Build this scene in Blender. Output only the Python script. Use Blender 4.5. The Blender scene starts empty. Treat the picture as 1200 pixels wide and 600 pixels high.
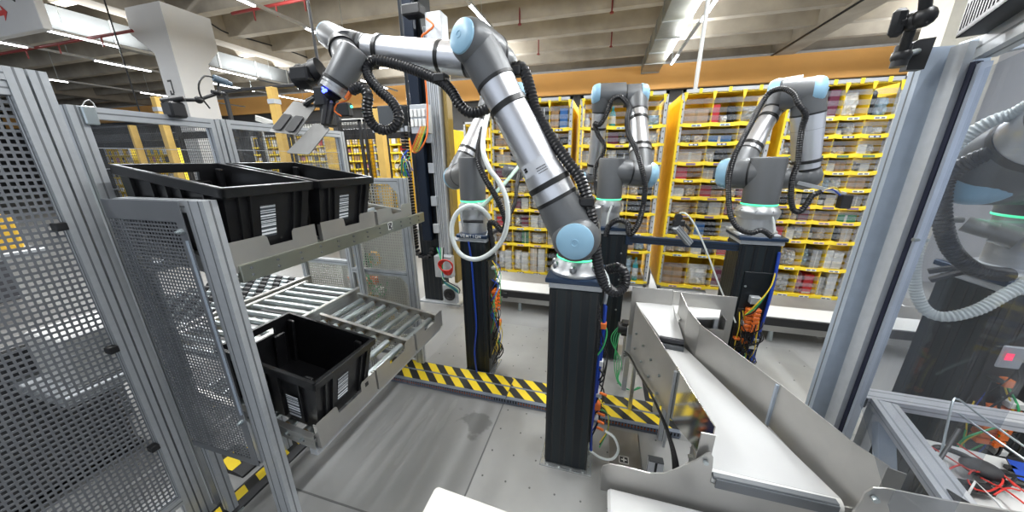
import bpy, math, random
from mathutils import Vector as V, Matrix
from math import sin, cos, pi, radians, sqrt
random.seed(7)
SC = bpy.context.scene
COL = SC.collection
# ---------------------------------------------------------------- camera model
F_PX, CH = 373.14, 1.9
_p, _y, _r = radians(16.82), radians(15.89), radians(-.49)
CW = V((-sin(_y)*cos(_p), cos(_y)*cos(_p), -sin(_p)))
_rt = V((cos(_y), sin(_y), 0)); _up = _rt.cross(CW)
CR = _rt*cos(_r) + _up*sin(_r); CU = -_rt*sin(_r) + _up*cos(_r)
CP = V((0, 0, CH))
def P(px, py, X=None, Y=None, Z=None, D=None):
    """point of the room seen at a spot of the photograph, on the plane X=, Y= or Z=, or D metres away"""
    d = CR*(px-600) - CU*(py-300) + CW*F_PX
    if X is not None: t = X/d.x
    elif Y is not None: t = Y/d.y
    elif Z is not None: t = (Z-CH)/d.z
    else: t = D/math.hypot(d.x, d.y)
    return CP + d*t
cam = bpy.data.cameras.new('camera'); co = bpy.data.objects.new('camera', cam); COL.objects.link(co)
cam.sensor_width = 36; cam.lens = F_PX/1200*36; cam.clip_start = .02; cam.clip_end = 300
co.matrix_world = Matrix.Translation(CP) @ Matrix(((CR.x, CU.x, -CW.x), (CR.y, CU.y, -CW.y), (CR.z, CU.z, -CW.z))).to_4x4()
SC.camera = co
# ---------------------------------------------------------------- materials
MATS = {}
def mat(name, col, rough=.5, metal=0., var=.06, scale=8., bump=0., emit=None, es=0., trans=0., alpha=1., spec=.5, stretch=None, coat=0.):
    if name in MATS: return MATS[name]
    m = bpy.data.materials.new(name); m.use_nodes = True; nt = m.node_tree; b = nt.nodes['Principled BSDF']
    col = tuple(col)+(1,)
    b.inputs['Roughness'].default_value = rough; b.inputs['Metallic'].default_value = metal
    b.inputs['Specular IOR Level'].default_value = spec
    b.inputs['Coat Weight'].default_value = coat
    tc = nt.nodes.new('ShaderNodeTexCoord'); mp = nt.nodes.new('ShaderNodeMapping'); nz = nt.nodes.new('ShaderNodeTexNoise')
    nt.links.new(tc.outputs['Object'], mp.inputs['Vector']); nt.links.new(mp.outputs['Vector'], nz.inputs['Vector'])
    if stretch: mp.inputs['Scale'].default_value = stretch
    nz.inputs['Scale'].default_value = scale; nz.inputs['Detail'].default_value = 4
    cr = nt.nodes.new('ShaderNodeValToRGB')
    cr.color_ramp.elements[0].position = .3; cr.color_ramp.elements[1].position = .7
    cr.color_ramp.elements[0].color = tuple(max(0, c*(1-var)) for c in col[:3])+(1,)
    cr.color_ramp.elements[1].color = tuple(min(1, c*(1+var)) for c in col[:3])+(1,)
    nt.links.new(nz.outputs['Fac'], cr.inputs['Fac']); nt.links.new(cr.outputs['Color'], b.inputs['Base Color'])
    if bump:
        bp = nt.nodes.new('ShaderNodeBump'); bp.inputs['Strength'].default_value = bump; bp.inputs['Distance'].default_value = .01
        nt.links.new(nz.outputs['Fac'], bp.inputs['Height']); nt.links.new(bp.outputs['Normal'], b.inputs['Normal'])
    if emit: b.inputs['Emission Color'].default_value = tuple(emit)+(1,); b.inputs['Emission Strength'].default_value = es
    if trans: b.inputs['Transmission Weight'].default_value = trans
    if alpha < 1: b.inputs['Alpha'].default_value = alpha
    MATS[name] = m; return m
def hazard_mat(name, k=9., ax=(1, 1, 0), yellow=(.85, .62, .02), rough=.5):
    m = mat(name, yellow, rough); nt = m.node_tree; b = nt.nodes['Principled BSDF']
    tc = nt.nodes.new('ShaderNodeTexCoord'); dp = nt.nodes.new('ShaderNodeVectorMath'); dp.operation = 'DOT_PRODUCT'
    dp.inputs[1].default_value = tuple(a*k for a in ax); nt.links.new(tc.outputs['Object'], dp.inputs[0])
    fr = nt.nodes.new('ShaderNodeMath'); fr.operation = 'FRACT'; nt.links.new(dp.outputs['Value'], fr.inputs[0])
    gt = nt.nodes.new('ShaderNodeMath'); gt.operation = 'GREATER_THAN'; gt.inputs[1].default_value = .5; nt.links.new(fr.outputs[0], gt.inputs[0])
    mx = nt.nodes.new('ShaderNodeMix'); mx.data_type = 'RGBA'; mx.inputs['A'].default_value = (.015, .015, .015, 1)
    src = b.inputs['Base Color'].links[0].from_socket
    nt.links.new(gt.outputs[0], mx.inputs['Factor']); nt.links.new(src, mx.inputs['B']); nt.links.new(mx.outputs['Result'], b.inputs['Base Color'])
    return m
def bars_mat(name, scale, seed):
    """white label with the black bars of a barcode across its height"""
    m = mat(name, (.75, .78, .8), .5, var=.01); nt = m.node_tree; b = nt.nodes['Principled BSDF']
    tc = nt.nodes.new('ShaderNodeTexCoord'); mp = nt.nodes.new('ShaderNodeMapping'); nz = nt.nodes.new('ShaderNodeTexWhiteNoise'); nz.noise_dimensions = '1D'
    sp = nt.nodes.new('ShaderNodeSeparateXYZ'); nt.links.new(tc.outputs['Object'], sp.inputs[0])
    ml = nt.nodes.new('ShaderNodeMath'); ml.operation = 'MULTIPLY'; ml.inputs[1].default_value = scale; nt.links.new(sp.outputs['Z'], ml.inputs[0])
    fl = nt.nodes.new('ShaderNodeMath'); fl.operation = 'FLOOR'; nt.links.new(ml.outputs[0], fl.inputs[0])
    ad = nt.nodes.new('ShaderNodeMath'); ad.inputs[1].default_value = seed; nt.links.new(fl.outputs[0], ad.inputs[0]); nt.links.new(ad.outputs[0], nz.inputs['W'])
    gt = nt.nodes.new('ShaderNodeMath'); gt.operation = 'GREATER_THAN'; gt.inputs[1].default_value = .52; nt.links.new(nz.outputs['Value'], gt.inputs[0])
    mx = nt.nodes.new('ShaderNodeMix'); mx.data_type = 'RGBA'; mx.inputs['A'].default_value = (.05, .06, .07, 1); mx.inputs['B'].default_value = (.75, .78, .8, 1)
    nt.links.new(gt.outputs[0], mx.inputs['Factor']); nt.links.new(mx.outputs['Result'], b.inputs['Base Color'])
    return m
def glass_mat(name, tint, refl=.08, rough=.02, op=0.12):
    m = bpy.data.materials.new(name); m.use_nodes = True; nt = m.node_tree; nt.nodes.remove(nt.nodes['Principled BSDF'])
    out = nt.nodes['Material Output']; tr = nt.nodes.new('ShaderNodeBsdfTransparent'); tr.inputs[0].default_value = tuple(tint)+(1,)
    gl = nt.nodes.new('ShaderNodeBsdfGlossy'); gl.inputs['Roughness'].default_value = rough
    df = nt.nodes.new('ShaderNodeBsdfDiffuse'); df.inputs[0].default_value = (.55, .58, .62, 1)
    fr = nt.nodes.new('ShaderNodeFresnel'); fr.inputs[0].default_value = 1.45
    ns = nt.nodes.new('ShaderNodeTexNoise'); ns.inputs['Scale'].default_value = 3
    tc = nt.nodes.new('ShaderNodeTexCoord'); nt.links.new(tc.outputs['Object'], ns.inputs['Vector'])
    ml = nt.nodes.new('ShaderNodeMath'); ml.operation = 'MULTIPLY'; ml.inputs[1].default_value = op*2; nt.links.new(ns.outputs['Fac'], ml.inputs[0])
    m1 = nt.nodes.new('ShaderNodeMixShader'); m2 = nt.nodes.new('ShaderNodeMixShader')
    nt.links.new(ml.outputs[0], m1.inputs[0]); nt.links.new(tr.outputs[0], m1.inputs[1]); nt.links.new(df.outputs[0], m1.inputs[2])
    fm_ = nt.nodes.new('ShaderNodeMath'); fm_.operation = 'MULTIPLY'; fm_.inputs[1].default_value = refl*4; nt.links.new(fr.outputs[0], fm_.inputs[0]); nt.links.new(fm_.outputs[0], m2.inputs[0]); nt.links.new(m1.outputs[0], m2.inputs[1]); nt.links.new(gl.outputs[0], m2.inputs[2])
    nt.links.new(m2.outputs[0], out.inputs[0]); MATS[name] = m; return m
ALU = mat('anodised_aluminium', (.44, .46, .48), .42, .35, .05, 30)
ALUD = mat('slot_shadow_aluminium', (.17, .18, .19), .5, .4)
ALUB = mat('bluish_aluminium', (.40, .46, .54), .42, .35, .05, 20)
STEEL = mat('brushed_steel', (.52, .52, .5), .33, .9, .12, 5, stretch=(1, 1, 12))
STEELP = mat('perforated_steel', (.20, .21, .225), .45, .55, .10, 3)
STEELW = mat('satin_sheet_steel', (.44, .43, .41), .40, .75, .16, 2.5, .05)
ZINC = mat('zinc_roller', (.47, .52, .53), .30, .9, .08, 15)
SILVER = mat('satin_robot_tube', (.66, .67, .70), .33, .85, .04, 4)
CAST = mat('cast_base_aluminium', (.47, .48, .49), .38, .7, .04, 10)
GREY = mat('robot_grey', (.125, .13, .135), .42, .3, .03, 10)
CAPB = mat('light_blue_cap', (.27, .47, .62), .4, 0, .03, 10)
BLK = mat('black_plastic', (.012, .012, .013), .42, 0, .1, 20)
BLKT = mat('black_tote_plastic', (.008, .008, .009), .3, 0, .3, 20, .05)
BLKM = mat('black_anodised', (.008, .012, .016), .34, .3, .2, 3)
BLKM2 = mat('black_teal_anodised', (.013, .020, .024), .36, .3, .2, 3, stretch=(4, 4, .4))
NAVY = mat('dark_blue_plate', (.014, .034, .075), .35, .3, .1, 5)
HOSE = mat('corrugated_hose_black', (.009, .009, .011), .38, 0, .1, 10)
RUB = mat('black_rubber', (.02, .02, .022), .6, 0, .15, 20)
WHT = mat('white_belt', (.54, .54, .535), .5, 0, .03, 3)
WHTP = mat('white_plastic', (.7, .7, .68), .4, 0, .02, 5)
YEL = mat('yellow_fabric', (.86, .60, .02), .6, 0, .08, 9, .15)
YELD = mat('yellow_fabric_edge', (.92, .68, .04), .5, 0, .05, 9)
YPAINT = mat('yellow_painted_steel', (.56, .36, .09), .5, 0, .08, 6)
ORG = mat('orange_paint', (.95, .50, .15), .6, 0, .06, .6)
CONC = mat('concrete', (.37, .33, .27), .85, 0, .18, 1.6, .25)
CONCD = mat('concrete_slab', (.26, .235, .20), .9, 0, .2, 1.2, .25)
DUCT = mat('grey_duct', (.10, .105, .105), .6, .1, .08, 2)
LED = mat('led_tube', (1, 1, 1), .5, emit=(.93, .96, 1), es=16)
GRN = mat('green_ring', (.05, .6, .3), .4, emit=(.10, 1, .45), es=1.3)
BLULED = mat('blue_led', (.05, .05, .8), .4, emit=(.05, .08, 1), es=9)
GRNLED = mat('green_led', (.05, .8, .3), .4, emit=(.05, 1, .4), es=4)
CBLU = mat('blue_cable', (.01, .05, .35), .4); CORG = mat('orange_connector', (.75, .16, .02), .45)
CGRN = mat('green_cable', (.04, .35, .12), .4); CYEL = mat('yellow_cable', (.7, .5, .03), .4); CRED = mat('red_cable', (.6, .03, .02), .4)
CWHT = mat('white_hose', (.66, .70, .68), .35, 0, .03, 6); CBLK = mat('black_cable', (.01, .01, .01), .4)
REDP = mat('red_pipe', (.20, .02, .018), .5); CREAM = mat('cream_paint', (.52, .50, .44), .7); GWALL = mat('light_grey_wall', (.40, .40, .41), .7, 0, .04, 1)
PWHT = mat('white_painted_concrete', (.60, .60, .60), .7, 0, .03, 1, .1)
DARKW = mat('dark_grey_wall', (.06, .06, .06), .8); DUCTG = mat('slotted_duct_plastic', (.17, .195, .24), .5)
HAZ = hazard_mat('hazard_tape', 6.0, (1, 1.0, 0)); HAZY = hazard_mat('hazard_tape_across', 7.5, (.35, 1, 0))
STRAP = glass_mat('clear_strap', (.92, .93, .94), op=.12, rough=.25)
CLEAR = glass_mat('clear_acrylic', (.93, .94, .95), op=.02)
CELLGLASS = glass_mat('cell_acrylic', (.84, .855, .88), refl=.025, op=.03)
BAR = bars_mat('barcode_label', 330, 3)
MIRR = mat('polished_sheet', (.50, .49, .45), .10, .95, .03, 3)
# ---------------------------------------------------------------- mesh builder
class MB:
    def __init__(s): s.v = []; s.f = []; s.m = []; s.sm = []
    def add(s, vs, fs, m=0, sm=False):
        o = len(s.v); s.v += [tuple(v) for v in vs]; s.f += [tuple(i+o for i in f) for f in fs]; s.m += [m]*len(fs); s.sm += [sm]*len(fs); return s
    def hexa(s, p, m=0):   # p: 4 bottom, 4 top (ccw)
        return s.add(p, [(3, 2, 1, 0), (4, 5, 6, 7), (0, 1, 5, 4), (1, 2, 6, 5), (2, 3, 7, 6), (3, 0, 4, 7)], m)
    def box(s, a, b, m=0, M=None):
        x0, y0, z0 = a; x1, y1, z1 = b
        if x0 > x1: x0, x1 = x1, x0
        if y0 > y1: y0, y1 = y1, y0
        if z0 > z1: z0, z1 = z1, z0
        p = [V(q) for q in ((x0, y0, z0), (x1, y0, z0), (x1, y1, z0), (x0, y1, z0), (x0, y0, z1), (x1, y0, z1), (x1, y1, z1), (x0, y1, z1))]
        if M is not None: p = [M @ q for q in p]
        return s.hexa(p, m)
    def bbox(s, a, b, c=.004, m=0, M=None):   # box with bevelled vertical and horizontal edges (chamfer)
        lo = V([min(i, j) for i, j in zip(a, b)]); hi = V([max(i, j) for i, j in zip(a, b)]); c = min(c, min(hi-lo)*.45)
        vs = []; idx = {}
        for ix in (0, 1):
            for iy in (0, 1):
                for iz in (0, 1):
                    for k in range(3):
                        q = [(hi if t else lo)[d]+(0 if d == k else (-c if t else c)) for d, t in enumerate((ix, iy, iz))]
                        idx[(ix, iy, iz, k)] = len(vs); vs.append(V(q))
        fs = []
        for k in range(3):
            u, w = [d for d in range(3) if d != k]
            for t in (0, 1):
                r = []
                for a_, b_ in ((0, 0), (1, 0), (1, 1), (0, 1)):
                    i = [0, 0, 0]; i[k] = t; i[u] = a_; i[w] = b_; r.append(idx[(*i, k)])
                if (t == 1) == (k == 1): r = r[::-1]
                fs.append(r)
        for k in range(3):      # edges along axis k
            u, w = [d for d in range(3) if d != k]
            for a_ in (0, 1):
                for b_ in (0, 1):
                    i0 = [0, 0, 0]; i0[u] = a_; i0[w] = b_; i1 = list(i0); i1[k] = 1
                    r = [idx[(*i0, u)], idx[(*i1, u)], idx[(*i1, w)], idx[(*i0, w)]]; fs.append(r)
        for i in idx:
            if i[3] == 0: fs.append([idx[(i[0], i[1], i[2], k)] for k in range(3)])
        if M is not None: vs = [M @ q for q in vs]
        return s.add(vs, fs, m)
    def ring(s, c, ax, r, n, u=None):
        ax = ax.normalized()
        if u is None: u = ax.orthogonal().normalized()
        w = ax.cross(u); return [c+u*(r*cos(2*pi*i/n))+w*(r*sin(2*pi*i/n)) for i in range(n)]
    def lathe(s, c, ax, prof, n=28, m=0, capa=True, capb=True):
        """prof: (distance along ax, radius)"""
        c = V(c); ax = V(ax).normalized(); u = ax.orthogonal().normalized(); vs = []; fs = []
        for t, r in prof: vs += s.ring(c+ax*t, ax, max(r, 1e-5), n, u)
        for k in range(len(prof)-1):
            for i in range(n):
                j = (i+1) % n; fs.append((k*n+i, k*n+j, (k+1)*n+j, (k+1)*n+i))
        s.add(vs, fs, m, True); o = len(s.v)-len(vs)
        if capa: s.f.append(tuple(range(o+n-1, o-1, -1))); s.m.append(m); s.sm.append(False)
        if capb: b = o+(len(prof)-1)*n; s.f.append(tuple(range(b, b+n))); s.m.append(m); s.sm.append(False)
        return s
    def cyl(s, a, b, r0, r1=None, n=16, m=0):
        a = V(a); b = V(b); return s.lathe(a, b-a, [(0, r0), ((b-a).length, r0 if r1 is None else r1)], n, m)
    def sweep(s, pts, rad, n=10, m=0, caps=True):
        pts = [V(p) for p in pts]; N = len(pts); rf = rad if callable(rad) else (lambda i: rad); vs = []; fs = []
        t0 = (pts[1]-pts[0]).normalized(); u = t0.orthogonal().normalized()
        for i in range(N):
            t = (pts[min(i+1, N-1)]-pts[max(i-1, 0)]).normalized(); u = (u-t*u.dot(t)).normalized()
            vs += s.ring(pts[i], t, rf(i), n, u)
        for k in range(N-1):
            for i in range(n):
                j = (i+1) % n; fs.append((k*n+i, k*n+j, (k+1)*n+j, (k+1)*n+i))
        if caps: fs += [tuple(range(n-1, -1, -1)), tuple(range((N-1)*n, N*n))]
        return s.add(vs, fs, m, True)
    def bar(s, a, b, w, h, m=0, up=(0, 0, 1), slots=0):
        a = V(a); b = V(b); d = (b-a).normalized(); up = V(up); side = d.cross(up)
        side = side.normalized() if side.length > 1e-4 else d.orthogonal().normalized()
        upn = side.cross(d).normalized()
        def q(p, x, y): return p+side*x+upn*y
        s.hexa([q(a, -w/2, -h/2), q(a, w/2, -h/2), q(b, w/2, -h/2), q(b, -w/2, -h/2), q(a, -w/2, h/2), q(a, w/2, h/2), q(b, w/2, h/2), q(b, -w/2, h/2)], m)
        return s
    def prism(s, poly, off, m=0):
        """poly: list of 3D points, extruded by off"""
        poly = [V(p) for p in poly]; off = V(off); n = len(poly)
        return s.add(poly+[p+off for p in poly], [tuple(range(n-1, -1, -1)), tuple(range(n, 2*n))]+[(i, (i+1) % n, n+(i+1) % n, n+i) for i in range(n)], m)
    def sph(s, c, r, n=14, m=0, sc=(1, 1, 1)):
        c = V(c); k = n//2; vs = []; fs = []
        for i in range(1, k):
            a = pi*i/k
            for j in range(n): vs.append(c+V((r*sc[0]*sin(a)*cos(2*pi*j/n), r*sc[1]*sin(a)*sin(2*pi*j/n), r*sc[2]*cos(a))))
        vs += [c+V((0, 0, r*sc[2])), c-V((0, 0, r*sc[2]))]; T = len(vs)-2
        for i in range(k-2):
            for j in range(n): fs.append((i*n+j, (i+1)*n+j, (i+1)*n+(j+1) % n, i*n+(j+1) % n))
        for j in range(n): fs.append((T, j, (j+1) % n)); fs.append((T+1, (k-2)*n+(j+1) % n, (k-2)*n+j))
        return s.add(vs, fs, m, True)
    def perf(s, o, U, W, nu, nw, pu, pw, hu, hw, th, m=0, stag=False):
        """sheet with nu x nw rounded rectangular holes"""
        o = V(o); U = V(U).normalized(); W = V(W).normalized(); N = U.cross(W)*th
        for i in range(nu):
            for j in range(nw):
                c = o+U*(pu*(i+.5))+W*(pw*(j+.5))
                out = [(-pu/2, -pw/2), (pu/2, -pw/2), (pu/2, pw/2), (-pu/2, pw/2)]
                a, b, k = hu/2, hw/2, min(hu, hw)*.12
                inn = [(-a, -b+k), (-a+k, -b), (a-k, -b), (a, -b+k), (a, b-k), (a-k, b), (-a+k, b), (-a, b-k)]
                vs = [c+U*x+W*y for x, y in out+inn]+[c+U*x+W*y-N for x, y in inn]
                fs = [(0, 1, 6, 5), (1, 7, 6), (1, 2, 8, 7), (2, 9, 8), (2, 3, 10, 9), (3, 11, 10), (3, 0, 4, 11), (0, 5, 4)]
                fs += [(4+q, 4+(q+1) % 8, 12+(q+1) % 8, 12+q) for q in range(8)]
                s.add(vs, fs, m)
        return s
def crom(pts, step=.02):
    pts = [V(p) for p in pts]; P_ = [pts[0]*2-pts[1]]+pts+[pts[-1]*2-pts[-2]]; o = []
    for i in range(1, len(P_)-2):
        a, b, c, d = P_[i-1:i+3]; n = max(2, int((c-b).length/step*2))
        for k in range(n):
            t = k/n; o.append(.5*((2*b)+(c-a)*t+(2*a-5*b+4*c-d)*t*t+(3*b-a-3*c+d)*t**3))
    o.append(pts[-1]); r = [o[0]]; acc = 0.
    for i in range(1, len(o)):
        seg = (o[i]-o[i-1]).length; pos = 0
        while acc+seg-pos >= step:
            pos += step-acc; r.append(o[i-1].lerp(o[i], pos/seg)); acc = 0.
        acc += seg-pos
    r.append(o[-1]); return r
def ribbed(pts, r=.02, pitch=.014, n=10, mb=None, m=0):
    c = crom(pts, pitch/2); mb = mb or MB(); return mb.sweep(c, lambda i: r if i % 2 else r*.84, n, m)
def cable(pts, r=.004, n=6, mb=None, m=0): mb = mb or MB(); return mb.sweep(crom(pts, .02), r, n, m)
# ---------------------------------------------------------------- objects
def _mesh(name, mb, mats, off):
    me = bpy.data.meshes.new(name)
    me.from_pydata([(v[0]-off[0], v[1]-off[1], v[2]-off[2]) for v in mb.v], [], mb.f)
    for m in (mats if isinstance(mats, (list, tuple)) else [mats]): me.materials.append(m)
    me.polygons.foreach_set('material_index', mb.m); me.polygons.foreach_set('use_smooth', mb.sm); me.update()
    if any(mb.sm): me.set_sharp_from_angle(angle=radians(38))
    return me
def thing(name, loc, label, cat, group=None):
    o = bpy.data.objects.new(name, None); COL.objects.link(o); o.location = loc; o.empty_display_size = .1
    o['label'] = label; o['category'] = cat
    if group: o['group'] = group
    return o
def wloc(o):
    p = V(o.location)
    while o.parent: o = o.parent; p += V(o.location)
    return p
def part(name, mb, mats, parent, label=None, kind=None):
    o = bpy.data.objects.new(name, _mesh(name, mb, mats, wloc(parent))); COL.objects.link(o); o.parent = parent
    if label: o['label'] = label
    if kind: o['kind'] = kind
    return o
def single(name, mb, mats, label=None, cat=None, group=None, kind=None):
    xs = [v[0] for v in mb.v]; ys = [v[1] for v in mb.v]; zs = [v[2] for v in mb.v]
    off = V(((min(xs)+max(xs))/2, (min(ys)+max(ys))/2, min(zs)))
    o = bpy.data.objects.new(name, _mesh(name, mb, mats, off)); COL.objects.link(o); o.location = off
    if kind: o['kind'] = kind
    if label: o['label'] = label; o['category'] = cat
    if group: o['group'] = group
    return o
def struct(name, mb, mats): return single(name, mb, mats, kind='structure')
def dup(root, loc, label=None, group=None):
    r = root.copy(); COL.objects.link(r); r.location = loc
    if label: r['label'] = label
    if group: r['group'] = group
    for ch in root.children:
        c = ch.copy(); COL.objects.link(c); c.parent = r
        for g in ch.children: d = g.copy(); COL.objects.link(d); d.parent = c
    return r
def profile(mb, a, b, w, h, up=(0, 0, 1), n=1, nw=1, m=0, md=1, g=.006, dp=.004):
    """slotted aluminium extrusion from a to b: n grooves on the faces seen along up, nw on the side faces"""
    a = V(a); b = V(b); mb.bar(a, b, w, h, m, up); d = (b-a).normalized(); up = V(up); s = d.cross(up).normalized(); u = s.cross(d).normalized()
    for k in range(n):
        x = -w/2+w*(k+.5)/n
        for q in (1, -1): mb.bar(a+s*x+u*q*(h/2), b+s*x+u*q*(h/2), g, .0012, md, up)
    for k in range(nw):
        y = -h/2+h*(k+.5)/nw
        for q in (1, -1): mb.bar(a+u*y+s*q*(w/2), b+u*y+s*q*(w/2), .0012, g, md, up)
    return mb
exec_after = []
# ================================================================ SETTING
# floor with a damp stain and pale scuffs
fm = mat('floor_paint', (.25, .25, .245), .42, 0, .10, 1.4, .04); nt = fm.node_tree; bs = nt.nodes['Principled BSDF']
def stain(m, cen, rad, k, col, st=(1, 1, 1)):
    nt = m.node_tree; b = nt.nodes['Principled BSDF']; tc = nt.nodes.new('ShaderNodeTexCoord')
    mp = nt.nodes.new('ShaderNodeMapping'); mp.inputs['Location'].default_value = (-cen[0]*st[0], -cen[1]*st[1], 0); mp.inputs['Scale'].default_value = st
    nt.links.new(tc.outputs['Object'], mp.inputs['Vector'])
    nz = nt.nodes.new('ShaderNodeTexNoise'); nz.inputs['Scale'].default_value = 6; nz.inputs['Detail'].default_value = 3; nt.links.new(tc.outputs['Object'], nz.inputs['Vector'])
    ln = nt.nodes.new('ShaderNodeVectorMath'); ln.operation = 'LENGTH'; nt.links.new(mp.outputs[0], ln.inputs[0])
    ad = nt.nodes.new('ShaderNodeMath'); ad.operation = 'MULTIPLY_ADD'; ad.inputs[1].default_value = .35*rad/.12; nt.links.new(nz.outputs['Fac'], ad.inputs[0]); nt.links.new(ln.outputs['Value'], ad.inputs[2])
    mr = nt.nodes.new('ShaderNodeMapRange'); mr.inputs['From Min'].default_value = rad*1.25+rad; mr.inputs['From Max'].default_value = rad*1.5+rad
    mr.inputs['To Min'].default_value = k; mr.inputs['To Max'].default_value = 0; nt.links.new(ad.outputs[0], mr.inputs['Value'])
    mx = nt.nodes.new('ShaderNodeMix'); mx.data_type = 'RGBA'; src = b.inputs['Base Color'].links[0].from_socket
    nt.links.new(mr.outputs[0], mx.inputs['Factor']); nt.links.new(src, mx.inputs['A']); mx.inputs['B'].default_value = tuple(col)+(1,); nt.links.new(mx.outputs['Result'], b.inputs['Base Color'])
o = bpy.data.objects.new('floor', None)
mb = MB().box((-45, -8, -.1), (30, 16, 0)); me = _mesh('floor', mb, fm, (0, 0, 0)); bpy.data.objects.remove(o); o = bpy.data.objects.new('floor', me); COL.objects.link(o); o['kind'] = 'structure'
stain(fm, (-.83, 1.80), .12, .6, (.085, .085, .083))
for cx, cy, w in ((-1.42, 1.62, 1), (-1.18, 1.55, 1), (-1.05, 1.75, .9)): stain(fm, (cx, cy), .022, .3, (.36, .36, .35), (1, .09, 1))
# floor joints
mb = MB(); mb.box((-.665, .2, .0), (-.657, 2.03, .0015)); mb.box((-1.9, 1.02, 0), (-.66, 1.03, .0015)); struct('trim_1', mb, mat('floor_joint', (.12, .12, .12), .8))
# steel floor plates of the robot cell
PL = mat('floor_steel_plate', (.32, .32, .31), .4, .35, .10, 2.5, .03)
def floor_plate(x0, y0, x1, y1, label, nx=6, ny=6, z=.004):
    t = thing('floor_plate', ((x0+x1)/2, (y0+y1)/2, 0), label, 'floor plate', 'steel floor plates under the robots')
    part('plate', MB().bbox((x0, y0, 0), (x1, y1, z), .002), PL, t)
    s = MB()
    for i in range(nx):
        for j in range(ny):
            x = x0+.05+(x1-x0-.1)*i/max(1, nx-1); y = y0+.05+(y1-y0-.1)*j/max(1, ny-1); s.cyl((x, y, z-.001), (x, y, z+.0015), .006, n=8)
    part('screw_heads', s, mat('screw_dark', (.12, .12, .12), .4, .7), t, kind='stuff')
floor_plate(-.655, .6, .20, 2.02, 'steel floor plate in front of the hazard taped strip under the big foreground robot', 6, 8)
floor_plate(.205, .9, .75, 2.02, 'narrow steel floor plate between the foreground pillar and the white belt', 3, 6)
floor_plate(-1.55, 2.29, -.35, 3.3, 'steel floor plate under the robot with the white looped hose', 8, 6)
floor_plate(-.345, 2.29, .47, 3.3, 'steel floor plate under the dark pillar behind the foreground robot', 5, 6)
floor_plate(.9, 2.4, 2.0, 3.55, 'steel floor plate under the robot beside the enclosure post', 6, 5)
# taped cable ducts on the floor
def duct(x0, x1, label, y0=2.03):
    t = thing('cable_duct', ((x0+x1)/2, y0+.12, 0), label, 'cable duct', 'hazard taped cable ducts across the cell')
    b = MB(); b.box((x0, y0+.008, .005), (x1, y0+.07, .05), 1); b.box((x0, y0, .0), (x1, y0+.006, .012)); b.box((x0, y0, .043), (x1, y0+.012, .052)); b.box((x0, y0+.012, .05), (x1, y0+.27, .054)); b.box((x0, y0+.07, 0), (x1, y0+.27, .05))
    n = int((x1-x0)/.022)
    for i in range(n+1): b.box((x0+i*.022, y0, .012), (x0+i*.022+.010, y0+.006, .043))
    part('slotted_side', b, [DUCTG, mat('duct_inside', (.02, .02, .022), .7)], t)
    c = MB()
    for k in range(2): c.sweep([(x0+.1, y0+.007, .018+k*.008), (x1-.1, y0+.007, .018+k*.008)], .0022, 5)
    part('orange_cables', c, CORG, t, 'orange cables behind the slots')
    part('hazard_tape', MB().box((x0, y0+.028, .054), (x1, y0+.135, .0555)), HAZ, t, 'yellow and black tape'); part('hazard_tape', MB().box((x0, y0+.155, .054), (x1, y0+.262, .0555)), HAZ, t, 'yellow and black tape')
duct(-1.9, -.645, 'hazard taped cable duct in front of the conveyor stand and the looped hose robot'); duct(-.64, .64, 'hazard taped cable duct running behind the foreground pillar to the steel chute')
def ramp(x0, y0, x1, y1, label, M=HAZY, h=.035):
    t = thing('cable_cover', ((x0+x1)/2, (y0+y1)/2, 0), label, 'cable cover'); b = MB()
    b.prism([(x0, y0, 0), (x1, y0, 0), (x1, y0, h*.4), (x1-(x1-x0)*.25, y0, h), (x0+(x1-x0)*.25, y0, h), (x0, y0, h*.4)], (0, y1-y0, 0)); part('rubber_ramp', b, RUB, t)
    w = x1-x0; part('hazard_tape', MB().box((x0+w*.27, y0, h), (x1-w*.27, y1, h+.0015)), M, t, 'yellow and black tape')
ramp(.45, 2.31, .56, 2.80, 'short hazard taped cable cover beside the chute wall')
ramp(-2.0, .45, -1.86, 1.95, 'hazard taped cable cover under the lower roller rack'); ramp(-2.35, .99, -2.05, 1.15, 'short hazard taped cable cover behind the narrow guard panel')
# distant back wall, orange fascia, ceiling
struct('wall_back', MB().box((-45, 15.4, 0), (30, 15.6, 6.6)), DARKW)
struct('wall_left', MB().box((-45.2, -8, 0), (-45, 15.6, 6.6)), DARKW)
struct('trim_2', MB().box((-45, 14.9, 4.52), (30, 15.1, 5.36)), ORG)
struct('trim_3', MB().box((-45, 14.86, 5.36), (30, 15.12, 5.43)), mat('pale_edge', (.5, .5, .5), .6))
wy = 6.3
struct('wall_right', MB().box((4.75, wy, 0), (14, wy+.1, 6.4)), GWALL)
struct('pillar', MB().box((4.12, wy-.15, 0), (4.75, wy+.25, 6.4)), CREAM)
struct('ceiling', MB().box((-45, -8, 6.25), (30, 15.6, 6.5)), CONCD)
n = 2
gx = (-11.4, 5.6)
for k in range(-7, 6):
    y = 9.73+1.38*k; n += 1
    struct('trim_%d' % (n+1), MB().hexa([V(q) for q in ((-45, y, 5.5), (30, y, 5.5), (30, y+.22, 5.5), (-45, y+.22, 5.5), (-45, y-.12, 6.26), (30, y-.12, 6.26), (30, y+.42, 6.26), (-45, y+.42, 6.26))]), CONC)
for x in (-28, gx[0]-.35, gx[1]-.1):
    n += 1; struct('trim_%d' % (n+1), MB().hexa([V(q) for q in ((x, -8, 5.35), (x+.55, -8, 5.35), (x+.55, 15.3, 5.35), (x, 15.3, 5.35), (x-.08, -8, 6.26), (x+.63, -8, 6.26), (x+.63, 15.3, 6.26), (x-.08, 15.3, 6.26))]), CONC)
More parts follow.
